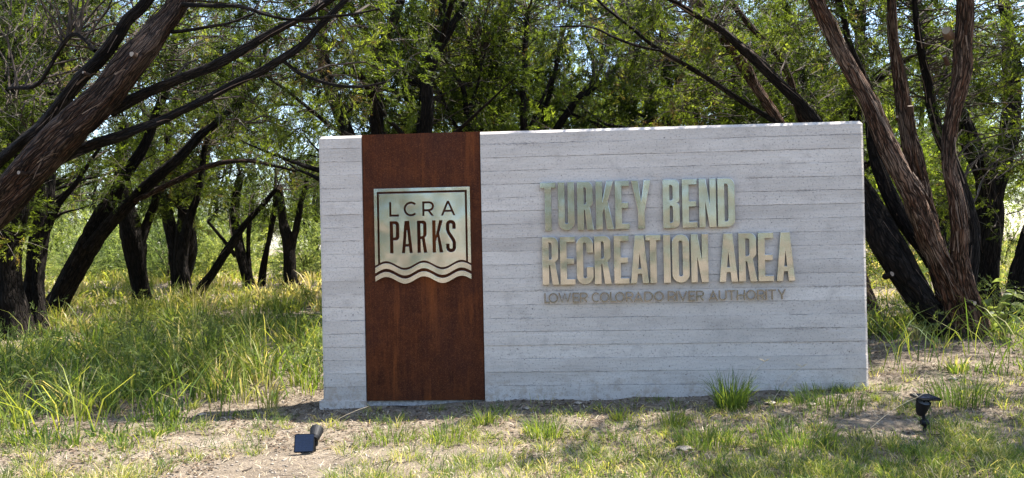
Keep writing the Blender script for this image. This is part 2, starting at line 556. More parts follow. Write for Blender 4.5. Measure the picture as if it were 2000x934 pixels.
def glyph(ch, W, H, s):
    h = s * .86                         # horizontal strokes are a little thinner
    R = W / 2
    if ch == 'I': return [[(0, 0), (W, 0), (W, H), (0, H)]]
    if ch == 'T':
        a, b = (W - s) / 2, (W + s) / 2
        return [[(a, 0), (b, 0), (b, H - h), (W, H - h), (W, H), (0, H), (0, H - h), (a, H - h)]]
    if ch == 'E':
        m = H * .49
        return [[(0, 0), (W, 0), (W, h), (s, h), (s, m - h / 2), (W * .93, m - h / 2), (W * .93, m + h / 2), (s, m + h / 2), (s, H - h), (W, H - h), (W, H), (0, H)]]
    if ch == 'U':
        return [[(0, H)] + arc(R, R, R, 180, 360, 16) + [(W, H), (W - s, H)] + arc(R, R, R - s, 360, 180, 16) + [(s, H)]]
    if ch == 'O':
        return [arc(R, H - R, R, 0, 180, 16) + arc(R, R, R, 180, 360, 16), arc(R, H - R, R - s, 0, 180, 16) + arc(R, R, R - s, 180, 360, 16)]
    if ch == 'C':
        t0, t1 = H * .36, H * .66
        return [[(W, t1)] + arc(R, H - R, R, 0, 180, 16) + arc(R, R, R, 180, 360, 16) + [(W, t0), (W - s, t0)] + arc(R, R, R - s, 360, 180, 14) + arc(R, H - R, R - s, 180, 0, 14) + [(W - s, t1)]]
    if ch == 'D':
        r, ri = W * .42, W * .42 - s * .75
        return [[(0, 0)] + arc(W - r, r, r, 270, 360) + arc(W - r, H - r, r, 0, 90) + [(0, H)],
                [(s, h)] + arc(W - s - ri, h + ri, ri, 270, 360) + arc(W - s - ri, H - h - ri, ri, 0, 90) + [(s, H - h)]]
    if ch == 'B':
        r, ri, m = W * .34, W * .14, H * .515
        n = s * .22
        return [[(0, 0)] + arc(W - r, r, r, 270, 360) + arc(W - r * .7, m - r * .7, r * .7, 0, 70) + [(W - n * 2.0, m)] + arc(W - r * .7, m + r * .7, r * .7, -70, 0) + arc(W - r, H - r, r, 0, 90) + [(0, H)],
                [(s, h)] + arc(W - s - ri, h + ri, ri, 270, 360) + arc(W - s - ri, m - h / 2 - ri, ri, 0, 90) + [(s, m - h / 2)],
                [(s, m + h / 2)] + arc(W - s - ri, m + h / 2 + ri, ri, 270, 360) + arc(W - s - ri, H - h - ri, ri, 0, 90) + [(s, H - h)]]
    if ch in 'RP':
        w = W * (.96 if ch == 'R' else 1); r, ri, m = w * .38, w * .16, H * .47
        hole = [(s, m + h / 2)] + arc(w - s - ri, m + h / 2 + ri, ri, 270, 360) + arc(w - s - ri, H - h - ri, ri, 0, 90) + [(s, H - h)]
        if ch == 'P':
            m = H * .40
            hole = [(s, m + h)] + arc(w - s - ri, m + h + ri, ri, 270, 360) + arc(w - s - ri, H - h - ri, ri, 0, 90) + [(s, H - h)]
            return [[(0, 0), (s, 0), (s, m)] + arc(w - r, m + r, r, 270, 360) + arc(w - r, H - r, r, 0, 90) + [(0, H)], hole]
        return [[(0, 0), (s, 0), (s, m - h / 2), (W * .47, m - h / 2), (W - s * 1.02, 0), (W, 0), (W * .77, m - h * .1)] + arc(w - r * .9, m + r * .9, r * .9, -60, 0) + arc(w - r, H - r, r, 0, 90) + [(0, H)], hole]
    if ch == 'K':
        return [[(0, 0), (s, 0), (s, H * .34), (W * .475, H * .47), (W - s * 1.08, 0), (W, 0), (W * .66, H * .585), (W, H), (W - s * 1.05, H), (s, H * .545), (s, H), (0, H)]]
    if ch == 'Y':
        a, b = (W - s) / 2, (W + s) / 2
        return [[(a, 0), (b, 0), (b, H * .36), (W, H), (W - s * 1.0, H), (W / 2, H * .53), (s * 1.0, H), (0, H), (a, H * .36)]]
    if ch == 'N':
        return [[(0, 0), (s * .92, 0), (s * .92, H * .60), (W - s * 1.0, 0), (W, 0), (W, H), (W - s * .92, H), (W - s * .92, H * .40), (s * 1.0, H), (0, H)]]
    if ch == 'A':
        sa, t = s * .92, s * .68
        k = (W / 2 - t) / H
        y1, y2 = H * .20, H * .20 + h * .9
        return [[(0, 0), (sa, 0), (sa + y1 * k, y1), (W - sa - y1 * k, y1), (W - sa, 0), (W, 0), (W / 2 + t, H), (W / 2 - t, H)],
                [(sa + y2 * k, y2), (W - sa - y2 * k, y2), (W / 2 + .001, (W / 2 - sa) / k * .97), (W / 2 - .001, (W / 2 - sa) / k * .97)]]


def stroke_poly(pts, s):
    """closed outline of an open polyline of width s (mitred)"""
    p = np.array(pts, float); n = len(p)
    d = np.diff(p, axis=0); d /= np.linalg.norm(d, axis=1)[:, None]
    nr = np.stack([-d[:, 1], d[:, 0]], 1)
    L, Rr = [], []
    for k in range(n):
        if k == 0: o = nr[0]
        elif k == n - 1: o = nr[-1]
        else:
            o = nr[k - 1] + nr[k]; o = o / max(.35, (o @ o) / 2)
        L.append(tuple(p[k] + o * s / 2)); Rr.append(tuple(p[k] - o * s / 2))
    return L + Rr[::-1]


def thin_glyph(ch, W, H, s):
    """geometric capitals; list of polylines along stroke centres (closed ones flagged)"""
    a, b, t, u = s / 2, W - s / 2, H - s / 2, s / 2
    cx = W / 2
    if ch == 'L': return [([(a, H), (a, u), (W, u)], 0)]
    if ch == 'O': return [(arc(cx, H / 2, W / 2 - a, 0, 360, 28, H / 2 - a)[:-1], 1)]
    if ch == 'C': return [(arc(W * .52, H / 2, W * .52 - a, 48, 312, 22, H / 2 - a), 0)]
    if ch == 'W': return [([(a, H), (W * .27, u), (cx, H * .97), (W * .73, u), (b, H)], 0)]
    if ch == 'V': return [([(a, H), (cx, u), (b, H)], 0)]
    if ch == 'E': return [([(W, t), (a, t), (a, u), (W, u)], 0), ([(s, H * .5), (W * .86, H * .5)], 0)]
    if ch == 'R': return [([(a, 0), (a, H)], 0), ([(s * .9, t)] + arc(W * .55, H * .46 + (H * .54 - a) / 2, W * .42 - a * .3, 90, -90, 12, (H * .54 - a) / 2) + [(s * .9, H * .46)], 0), ([(W * .55, H * .46 - a), (b, 0)], 0)]
    if ch == 'A': return [([(a, 0), (cx, H - s * .6), (b, 0)], 0), ([(W * .24, H * .26), (W * .76, H * .26)], 0)]
    if ch == 'D': return [([(a, 0), (a, H)], 0), ([(s * .9, t)] + arc(W * .42, H / 2, W * .58 - a, 90, -90, 18, H / 2 - a) + [(s * .9, u)], 0)]
    if ch == 'I': return [([(cx, 0), (cx, H)], 0)]
    if ch == 'U': return [([(a, H)] + arc(cx, W * .46, W / 2 - a, 180, 360, 16, W * .46 - a) + [(b, H)], 0)]
    if ch == 'T': return [([(0, t), (W, t)], 0), ([(cx, 0), (cx, H - s)], 0)]
    if ch == 'H': return [([(a, 0), (a, H)], 0), ([(b, 0), (b, H)], 0), ([(s, H / 2), (W - s, H / 2)], 0)]
    if ch == 'Y': return [([(a, H), (cx, H * .42), (b, H)], 0), ([(cx, 0), (cx, H * .42 - s * .2)], 0)]


def place_letter(me, x, z, y_front, depth, parent, name='letter', off=SO, mat=None):
    """outline mesh lies in XY, front towards +Z: stand it up facing -Y"""
    n = len(me.vertices); c = np.empty(n * 3, np.float32); me.vertices.foreach_get('co', c); c = c.reshape(-1, 3)
    o = np.stack([c[:, 0] + x - off.x, -c[:, 2] + y_front + depth / 2 - off.y, c[:, 1] + z - off.z], 1)
    me.vertices.foreach_set('co', o.astype(np.float32).ravel()); me.update()
    me.polygons.foreach_set('use_smooth', [False] * len(me.polygons))
    me.materials.clear()
    return link(name, me, parent, [mat or M_METAL])


S_MAIN = .0445
LINE1 = [('T', -.3346, -.2254), ('U', -.2036, -.0883), ('R', -.0633, .0518), ('K', .0734, .1989), ('E', .214, .3133), ('Y', .3338, .4704),
         ('B', .5616, .6773), ('E', .7008, .8043), ('N', .8225, .9406), ('D', .9566, 1.0755)]
LINE2 = [('R', -.3287, -.2098), ('E', -.1967, -.0912), ('C', -.076, .0423), ('R', .0553, .1743), ('E', .1981, .3027), ('A', .3185, .4460), ('T', .4286, .5349),
         ('I', .5577, .6038), ('O', .6199, .7406), ('N', .7566, .876), ('A', .9589, 1.0862), ('R', 1.0989, 1.2259), ('E', 1.2375, 1.344), ('A', 1.3672, 1.4944)]
for row, z0, H in ((LINE1, 1.1985, .3525), (LINE2, .798, .351)):
    for ch, x0, x1 in row:
        me = outline(glyph(ch, x1 - x0, H, S_MAIN), .024, .0026)
        yf = -.038 if not (ch == 'A' and abs(x0 - .3185) < .01) else -.0345
        place_letter(me, x0, z0, yf, .024, sign)
LINE3 = [('L', 1050, 105, 190), ('O', 1050, 172, 322), ('W', 1050, 330, 530), ('E', 1050, 552, 655), ('R', 1050, 670, 790), ('C', 1050, 855, 985), ('O', 1050, 985, 1135),
         ('L', 1050, 1145, 1240), ('O', 1050, 1225, 1372), ('R', 1050, 1390, 1505), ('A', 1050, 1518, 1662), ('D', 1050, 1680, 1818), ('O', 1050, 1835, 1985),
         ('R', 1295, 88, 210), ('I', 1295, 220, 242), ('V', 1295, 250, 390), ('E', 1295, 410, 515), ('R', 1295, 530, 648), ('A', 1295, 722, 868), ('U', 1295, 880, 1000),
         ('T', 1295, 1015, 1140), ('H', 1295, 1158, 1285), ('O', 1295, 1303, 1455), ('R', 1295, 1470, 1590), ('I', 1295, 1601, 1623), ('T', 1295, 1640, 1762), ('Y', 1295, 1790, 1915)]
H3, S3 = .073, .0088
for k, (ch, o_, u0, u1) in enumerate(LINE3):
    x0 = -.3327 + (o_ + u0 / 8 - 1060) * .003717; x1 = -.3327 + (o_ + u1 / 8 - 1060) * .003717
    polys = []
    for pts, closed in thin_glyph(ch, x1 - x0, H3, S3):
        if closed:
            p = np.array(pts); c = p.mean(0); d = p - c; r = np.linalg.norm(d, axis=1)[:, None]
            polys += [[tuple(q) for q in c + d * (r + S3 / 2) / r], [tuple(q) for q in c + d * (r - S3 / 2) / r]]
        else: polys.append(stroke_poly(pts, S3))
    tot = None
    v, f = [], []
    if any(cl for _, cl in thin_glyph(ch, x1 - x0, H3, S3)):
        me = outline(polys, .010, .0008)
    else:
        me = bpy.data.meshes.new('letter')
        for j, p in enumerate(polys):          # every stroke a hair deeper than the one before it
            m2 = outline([p], .010 - j * .0008, .0006)
            b = len(v)
            v += [tuple(q.co) for q in m2.vertices]; f += [tuple(b + t for t in q.vertices) for q in m2.polygons]
            bpy.data.meshes.remove(m2)
        me.from_pydata(v, [], f); me.update()
    place_letter(me, x0, .6625, -.030 - (.003 if k % 2 else 0), .010, sign, mat=M_METAL_DARK)

# emblem: cut-out plate, border and two waves
wave = lambda x, o: o + .026 * math.cos(2 * math.pi * (x + 1.502) / .2845)
EX0, EX1, EZ = -1.585, -.862, 1.5375
xs_ = lambda a, b, n=40: [a + (b - a) * k / n for k in range(n + 1)]
inner = [(x, wave(x, .968)) for x in xs_(-1.547, -.8995)] + [(-.8995, 1.4975), (-1.547, 1.4975)]
polys = [inner]


def shift(ps, x, z): return [[(a + x, b + z) for a, b in p] for p in ps]


# LCRA (geometric) and PARKS (condensed) are holes; their counters stay
hL, sL = .110, .0165
polys += shift([[(0, 0), (.0725, 0), (.0725, sL), (sL, sL), (sL, hL), (0, hL)]], -1.471, 1.326)
polys += shift([stroke_poly(arc(.056, hL / 2, .047, 45, 315, 24), sL)], -1.3625, 1.326)
rr = .0265
polys += shift([[(0, 0), (sL, 0), (sL, .034), (.043, .034), (.068, 0), (.088, 0), (.061, .0375)] + arc(.0525, .0725, .0375, -65, 90, 14) + [(0, hL)],
                [(sL, .0515)] + arc(.0515, .0725, .021, -90, 90, 12) + [(sL, .0935)]], -1.221, 1.326)
polys += shift([[(0, 0), (.0175, 0), (.029, .027), (.081, .027), (.0925, 0), (.110, 0), (.063, hL), (.047, hL)],
                [(.0355, .0425), (.0745, .0425), (.055, .088)]], -1.0815, 1.326)
hP, sP = .242, .0265
for ch, x, w in (('P', -1.4705, .073), ('A', -1.381, .083), ('R', -1.2635, .0755), ('K', -1.149, .081)):
    polys += shift(glyph(ch, w, hP, sP), x, 1.0508)
w = .0745
q = [(w - sP / 2, hP * .72)] + arc(w / 2, hP - w / 2, w / 2 - sP / 2, 0, 180, 12) + [(sP / 2, hP * .70), (sP * .75, hP * .615), (w - sP * .75, hP * .385), (w - sP / 2, hP * .30)] + arc(w / 2, w / 2, w / 2 - sP / 2, 0, -180, 12) + [(sP / 2, hP * .27)]
polys += shift([stroke_poly(q, sP)], -1.046, 1.0508)
me = outline(polys, .014, .001)
plate = place_letter(me, 0, 0, -.016, .014, sign, 'emblem_plate')
b0 = [(x, wave(x, .968)) for x in xs_(EX0, EX0 + .021, 4)]
b1 = [(x, wave(x, .968)) for x in xs_(EX1 - .021, EX1, 4)]
border = b0 + [(EX0 + .021, EZ - .0225), (EX1 - .021, EZ - .0225)] + b1 + [(EX1, EZ), (EX0, EZ)]
place_letter(outline([border], .014, .001), 0, 0, -.016, .014, plate, 'emblem_border')
for lo, hi in ((.911, .951), (.850, .886)):
    band = [(x, wave(x, lo)) for x in xs_(EX0, EX1, 60)] + [(x, wave(x, hi)) for x in xs_(EX0, EX1, 60)[::-1]]
    place_letter(outline([band], .014, .001), 0, 0, -.016, .014, plate, 'wave_band')
# short pins that hold the emblem off the steel
# ------------------------------------------------------------------ trees
def catmull(pts, step):
    p = np.array(pts, float)
    p = np.vstack([2 * p[0] - p[1], p, 2 * p[-1] - p[-2]])
    out = []
    for k in range(1, len(p) - 2):
        a, b, c, d = p[k - 1], p[k], p[k + 1], p[k + 2]
        n = max(2, int(np.linalg.norm((c - b)[:3]) / step))
        t = (np.arange(n) / n)[:, None]
        out.append(.5 * (2 * b + (c - a) * t + (2 * a - 5 * b + 4 * c - d) * t ** 2 + (3 * b - a - 3 * c + d) * t ** 3))
    out.append(p[-2][None])
    return np.vstack(out)


def frames(c):
    t = np.gradient(c, axis=0); t /= np.linalg.norm(t, axis=1)[:, None] + 1e-9
    n = np.zeros_like(t)
    ref = np.array([0, -1, 0.]) if abs(t[0][1]) < .9 else np.array([1., 0, 0])
    v = ref - t[0] * (ref @ t[0]); n[0] = v / np.linalg.norm(v)
    for k in range(1, len(t)):
        v = n[k - 1] - t[k] * (n[k - 1] @ t[k]); n[k] = v / np.linalg.norm(v)
    return t, n, np.cross(t, n)


def stem_mesh(pts, off, sides=26, step=.035, rough=1.0, seed=0, flare=0.0, wander=.0):
    """pts: rows x,y,z,radius. Fluted fibrous trunk with ridges that run along it."""
    rg = np.random.default_rng(seed)
    q = catmull(pts, step)
    c, r = q[:, :3].copy(), np.clip(q[:, 3], .003, None)
    s = np.concatenate([[0], np.cumsum(np.linalg.norm(np.diff(c, axis=0), axis=1))])
    if wander:
        nz = Noise2(seed + 11, 64)
        for a in range(3): c[:, a] += (nz(s * 1.6, a * 9.3) - .5) * wander * 2 + (nz(s * 5, a * 5.1 + 20) - .5) * wander * .6
    if flare: r = r * (1 + flare * np.exp(-s / .16))
    t, n, b = frames(c)
    th = np.linspace(0, 2 * math.pi, sides, endpoint=False)
    A, S = np.meshgrid(th, s)
    tw = S * .5
    d = np.zeros_like(A)
    for k, am in ((2, .07), (3, .07), (5, .05)):
        d += am * np.sin(k * (A + tw) + rg.random() * 7 + .8 * np.sin(S * 1.3 + rg.random() * 6))
    nz = Noise2(seed + 5, 64)
    ncell = max(6, sides // 2)
    U_ = (A / (2 * math.pi) * ncell + tw * 1.5) % 64
    rid = np.abs(nz(U_, S * 3.5) - .5) * 2
    lump = (nz(S * 1.7 + 40, np.cos(A) * 1.1 + 5) - .5) * .32 + (nz(S * .9 + 11, np.sin(A) * 1.1 + 15) - .5) * .25
    d += lump * min(1.0, rough)
    d += rough * (.14 * (nz(U_ * 1.0, S * 2.2 + 9) - .5) - .14 * (1 - rid) ** 3)
    rad = r[:, None] * (1 + d)
    v = c[:, None] + rad[..., None] * (np.cos(A)[..., None] * n[:, None] + np.sin(A)[..., None] * b[:, None])
    m = len(s)
    v = np.vstack([v.reshape(-1, 3), c[-1:] + t[-1:] * r[-1] * .4]) - np.asarray(off)
    i = np.arange(m - 1)[:, None] * sides + np.arange(sides)[None]
    j = np.arange(m - 1)[:, None] * sides + (np.arange(sides)[None] + 1) % sides
    f = np.stack([i, j, j + sides, i + sides], -1).reshape(-1, 4)
    circ = 2 * math.pi * r
    u0 = np.arange(sides) / sides; u1 = (np.arange(sides) + 1) / sides
    uv = np.zeros((m - 1, sides, 4, 2))
    mc = float(np.median(circ))
    uv[:, :, 0, 0] = u0 * mc; uv[:, :, 1, 0] = u1 * mc; uv[:, :, 2, 0] = u1 * mc; uv[:, :, 3, 0] = u0 * mc
    uv[:, :, 0, 1] = uv[:, :, 1, 1] = s[:-1, None]; uv[:, :, 2, 1] = uv[:, :, 3, 1] = s[1:, None]
    uv[..., 1] += seed * .37
    me = mesh_np('stem', v, f, uv=uv.reshape(-1, 2), smooth=True)
    return me, c, r


def tubes(paths, sides=3):
    """many thin tapered twigs as one mesh; each path (n,4) with radius in the last column"""
    V, Fc, b = [], [], 0
    th = np.arange(sides) * 2 * math.pi / sides
    for p in paths:
        c, r = p[:, :3], p[:, 3]
        t = np.gradient(c, axis=0); t /= np.linalg.norm(t, axis=1)[:, None] + 1e-9
        ref = np.where(np.abs(t[:, 2:3]) < .9, np.array([[0, 0, 1.]]), np.array([[1., 0, 0]]))
        n = np.cross(t, ref); n /= np.linalg.norm(n, axis=1)[:, None] + 1e-9
        bb = np.cross(t, n)
        v = c[:, None] + r[:, None, None] * (np.cos(th)[None, :, None] * n[:, None] + np.sin(th)[None, :, None] * bb[:, None])
        m = len(c)
        i = np.arange(m - 1)[:, None] * sides + np.arange(sides)[None]
        j = np.arange(m - 1)[:, None] * sides + (np.arange(sides)[None] + 1) % sides
        Fc.append(np.stack([i, j, j + sides, i + sides], -1).reshape(-1, 4) + b)
        V.append(v.reshape(-1, 3)); b += m * sides
    return np.vstack(V), np.vstack(Fc)


def spray_templates(rg, k=8, nleaf=12, L=.104):
    T = []
    for _ in range(k):
        tr = []
        for q in range(nleaf):
            s = (q + rg.random() * .8) / nleaf
            side = -1 if q % 2 else 1
            base = np.array([L * s * .85, 0, 0]) + rg.normal(0, .004, 3)
            ln = L * (.40 * (1 - s * .35)) * rg.uniform(.7, 1.25)
            ang = rg.uniform(.12, .6) * side
            d = np.array([math.cos(ang), math.sin(ang), rg.normal(0, .35)]); d /= np.linalg.norm(d)
            w = np.cross(d, [0, 0, 1.0]) + rg.normal(0, .5, 3); w -= d * (w @ d); w /= np.linalg.norm(w)
            wd = ln * rg.uniform(.20, .32)
            tr.append([base - w * wd * .5, base + w * wd * .5 + d * ln * .25, base + d * ln])
        T.append(np.array(tr))
    return np.array(T)                       # (k, nleaf, 3, 3)


SPRAY = spray_templates(np.random.default_rng(3))


def sprays(pos, dirs, scale, tint, rg, T=SPRAY):
    n = len(pos)
    d = dirs / (np.linalg.norm(dirs, axis=1)[:, None] + 1e-9)
    up = rg.normal(0, 1, (n, 3))
    y = np.cross(up, d); y /= np.linalg.norm(y, axis=1)[:, None] + 1e-9
    z = np.cross(d, y)
    k = rg.integers(0, len(T), n)
    tp = T[k] * scale[:, None, None, None]
    v = tp[..., 0:1] * d[:, None, None] + tp[..., 1:2] * y[:, None, None] + tp[..., 2:3] * z[:, None, None] + pos[:, None, None]
    m = T.shape[1]
    tt = np.repeat(tint, m * 3)
    return v.reshape(-1, 3), tt


def crown(blobs, skel, rg, n_clumps, per=26, size=1.0, clump_r=.17, link_max=1.3, dead=.35, keep=None, bare=.12, gap=.0, tone=.43):
    """foliage clumps in the blobs (centre, radii), each carried by a twig from the nearest limb.
    returns foliage mesh data, branch paths, pale dead twig paths"""
    B = [(np.array(c, float), np.array(r, float)) for c, r in blobs]
    wts = np.array([np.prod(r) ** (2 / 3) for _, r in B]); wts /= wts.sum()
    idx = rg.choice(len(B), n_clumps * 3, p=wts)
    u = rg.normal(0, 1, (len(idx), 3)); u /= np.linalg.norm(u, axis=1)[:, None]
    rr = rg.random(len(idx)) ** .42
    cen = np.array([B[i][0] for i in idx]) + u * rr[:, None] * np.array([B[i][1] for i in idx])
    ok = cen[:, 2] > ground(cen[:, 0], cen[:, 1]) + .25
    if gap: ok &= N1(cen[:, 0] * .9 + 3, cen[:, 2] * .9 + cen[:, 1] * .6) > gap
    if keep is not None: ok &= keep(cen)
    cen, u = cen[ok][:n_clumps], u[ok][:n_clumps]
    V, TT, paths, dtw = [], [], [], []
    sk = skel
    for c, out in zip(cen, u):
        dd = sk - c[None]
        cost = np.linalg.norm(dd, axis=1) + np.clip(dd[:, 2], 0, None) * .8 + rg.random(len(sk)) * .5
        a = sk[int(np.argmin(cost))]
        L = np.linalg.norm(c - a)
        if L > link_max:
            a = c + (a - c) / L * link_max * .6
            L = link_max * .6
        t = np.linspace(0, 1, 5)[:, None]
        sag = np.array([0, 0, 1.]) * L * rg.uniform(-.05, .22)
        p = a + (c - a) * t + sag * np.sin(t * math.pi) + rg.normal(0, .035 * L + .004, (5, 3)) * np.sin(t * math.pi)
        r0 = min(.022, .0035 + .008 * L)
        paths.append(np.hstack([p, np.linspace(r0, .0022, 5)[:, None]]))
        for _ in range(rg.poisson(dead * 2.2)):
            k = rg.integers(1, 5); q0 = p[k]
            d = rg.normal(0, 1, 3) + (c - a) / max(L, .1) * .6; d /= np.linalg.norm(d)
            ll = rg.uniform(.12, .45)
            tt = np.linspace(0, 1, 5)[:, None]
            cur = rg.normal(0, .3, 3)
            w = q0 + d * ll * tt + cur * ll * tt ** 2 + rg.normal(0, .012, (5, 3)) * tt
            dtw.append(np.hstack([w, np.linspace(.0034, .0011, 5)[:, None] * size ** .5]))
        if rg.random() < bare: continue
        n = max(4, int(per * 1.3 * rg.uniform(.6, 1.35)))
        npl = max(2, n // 6)
        pd = rg.normal(0, 1, (npl, 3)) + out * .7 + np.array([0, 0, .1]); pd /= np.linalg.norm(pd, axis=1)[:, None]
        pl = clump_r * rg.uniform(.8, 1.8, npl)
        k_ = rg.integers(0, npl, n); tt_ = rg.random((n, 1)) ** .6
        droop = np.array([0, 0, -1.]) * (pl[k_][:, None] * .35 * tt_ ** 2)
        pos = c + rg.normal(0, .02, (n, 3)) + pd[k_] * pl[k_][:, None] * tt_ + droop
        dirs = pd[k_] * 1.0 + rg.normal(0, .42, (n, 3)) + np.array([0, 0, -.15]) * tt_
        for q_ in range(npl if size < 1.15 else 0):
            w_ = np.linspace(0, 1, 3)[:, None]
            paths.append(np.hstack([c + pd[q_] * pl[q_] * w_ + np.array([0, 0, -1.]) * pl[q_] * .35 * w_ ** 2, np.linspace(.0028, .0012, 3)[:, None]]))
        base = np.clip(rg.normal(tone, .24), 0, .93)
        if rg.random() < .035: base = 1.0
        ti = np.clip(base + rg.normal(0, .07, n), 0, 1)
        vv, tv = sprays(pos, dirs, size * rg.uniform(.75, 1.25, n), ti, rg)
        V.append(vv); TT.append(tv)
    V = np.vstack(V); TT = np.concatenate(TT)
    return V, TT, paths, dtw


def add_crown(root, off, data, mat=None):
    V, TT, paths, dtw = data
    me = mesh_np('crown', V - off, np.arange(len(V)).reshape(-1, 3), tint=TT)
    link('crown', me, root, [mat or M_CROWN])
    if paths:
        v, f = tubes(paths, 3)
        tag(link('twigs', mesh_np('twigs', v - off, f), root, [M_BRANCH]), kind='stuff')
    if dtw:
        v, f = tubes(dtw, 3)
        tag(link('dead_twigs', mesh_np('dead_twigs', v - off, f), root, [M_TWIG]), 'pale dry twigs without needles', kind='stuff')


def strips(c, r, n, rg, lo=.08, hi=.38, peel=.07):
    """loose fibres of bark hanging off a stem: thin double ribbons"""
    t, nn, bb = frames(c)
    s = np.concatenate([[0], np.cumsum(np.linalg.norm(np.diff(c, axis=0), axis=1))])
    V, F_ = [], []
    for _ in range(n):
        k = rg.integers(1, len(c) - 2); th = rg.uniform(0, 6.283)
        L = rg.uniform(lo, hi); K = 5
        sg = 1 if rg.random() < .6 else -1
        w = rg.uniform(.002, .009)
        pl = rg.uniform(.1, 1) * peel
        b0 = len(V)
        for q in range(K):
            x = q / (K - 1)
            sv = np.clip(s[k] + sg * L * x, 0, s[-1])
            cc = np.array([np.interp(sv, s, c[:, a]) for a in range(3)]); ri = np.interp(sv, s, r)
            kk = min(len(c) - 1, int(np.searchsorted(s, sv)))
            a2 = th + .25 * x
            nd = math.cos(a2) * nn[kk] + math.sin(a2) * bb[kk]
            pt = cc + nd * (ri * 1.06 + pl * x ** 2.2) + np.array([0, 0, -1.]) * pl * .6 * x ** 3
            sd = np.cross(t[kk], nd)
            ww = w * (1 - .6 * x)
            V += [pt - sd * ww, pt + sd * ww]
        for q in range(K - 1):
            F_.append((b0 + 2 * q, b0 + 2 * q + 1, b0 + 2 * q + 3, b0 + 2 * q + 2))
    return np.array(V), np.array(F_)


def stub(root, off, p, d, r, L, mat):
    """a pruned branch: short barked stub with a pale cut face"""
    d = np.array(d, float); d /= np.linalg.norm(d)
    a = np.cross(d, [0.2, .3, 1.]); a /= np.linalg.norm(a); b = np.cross(d, a)
    K = 12; v, f = [], []
    for q, (x, rr) in enumerate(((-.05, 1.25), (L * .3, 1.12), (L * .9, 1.0), (L, .94), (L * 1.003, .80), (L * .985, .3))):
        for k in range(K):
            th = k * 2 * math.pi / K
            v.append(tuple(np.array(p) + d * x + (a * math.cos(th) + b * math.sin(th)) * r * rr * (1 + .08 * math.sin(3 * th + q)) - off))
    for q in range(5):
        for k in range(K): f.append((q * K + k, q * K + (k + 1) % K, (q + 1) * K + (k + 1) % K, (q + 1) * K + k))
    f.append(tuple(range(5 * K, 6 * K)))
    me = bpy.data.meshes.new('pruned_stub'); me.from_pydata(v, [], f); me.update()
    o = link('pruned_stub', me, root, [mat, M_CUT])
    me.polygons.foreach_set('material_index', [0] * (3 * K) + [1] * (2 * K + 1))
    return o


SEED = [100]


def tree(name, label, base, stems, mats, blobs=(), clumps=0, over=(), over_n=0, group=None, strip=0, stubs=(), flare=.35, extra=None, **kw):
    """stems: list of rows (px, py, distance, width px) already in place: converted to points with radii"""
    root = empty(name, base, label, 'tree', group)
    off = np.array(base, float)
    skel = []
    for k, (st, main) in enumerate(stems):
        pts = []
        for (px, py, d, w) in st:
            p = P(px, py, d); pts.append([*p, w * d / FPX / 2 * .86])
        SEED[0] += 1
        big = max(q[3] for q in pts)
        me, c, r = stem_mesh(pts, off, sides=40 if big > .09 else (26 if big > .05 else (14 if big > .03 else 8)), step=.03 if big > .09 else (.04 if big > .05 else .06), seed=SEED[0], flare=flare if main == 1 else 0, wander=.022 if main != 1 else .016)
        mt = mats[k] if isinstance(mats, (list, tuple)) else mats
        link('trunk' if main == 1 else 'limb', me, root, [mt])
        skel.append(c)
        if strip and big > .03:
            n = int(strip * len(c) * .05 * (1 if big > .06 else .5))
            if n:
                v, f = strips(c, r, n, np.random.default_rng(SEED[0]), peel=.05 if big > .06 else .03)
                tag(link('bark_strips', mesh_np('bark_strips', v - off, f), root, [M_STRIP]), 'loose grey strips of peeling bark', kind='stuff')
    for p, d, r, L, mt in stubs: stub(root, off, p, d, r, L, mt)
    sk = np.vstack(skel)
    sk = sk[sk[:, 2] > off[2] + .8]
    if extra is not None: sk = np.vstack([sk, extra])
    if clumps:
        data = crown(blobs, sk, np.random.default_rng(SEED[0] + 5), clumps, **kw)
        add_crown(root, off, data)
    if over_n:                       # the part of the crown that reaches out over the strip before the sign
        data = crown(over, sk, np.random.default_rng(SEED[0] + 6), over_n, per=12, size=1.9, clump_r=.2, link_max=1.0, dead=0, tone=.45)
        add_crown(root, off, data)
    return root


def B(px, py, d, rx, rz, ry=None):
    """crown blob: centre at a pixel and distance, radii in metres"""
    return (P(px, py, d), (rx, ry if ry else rx, rz))


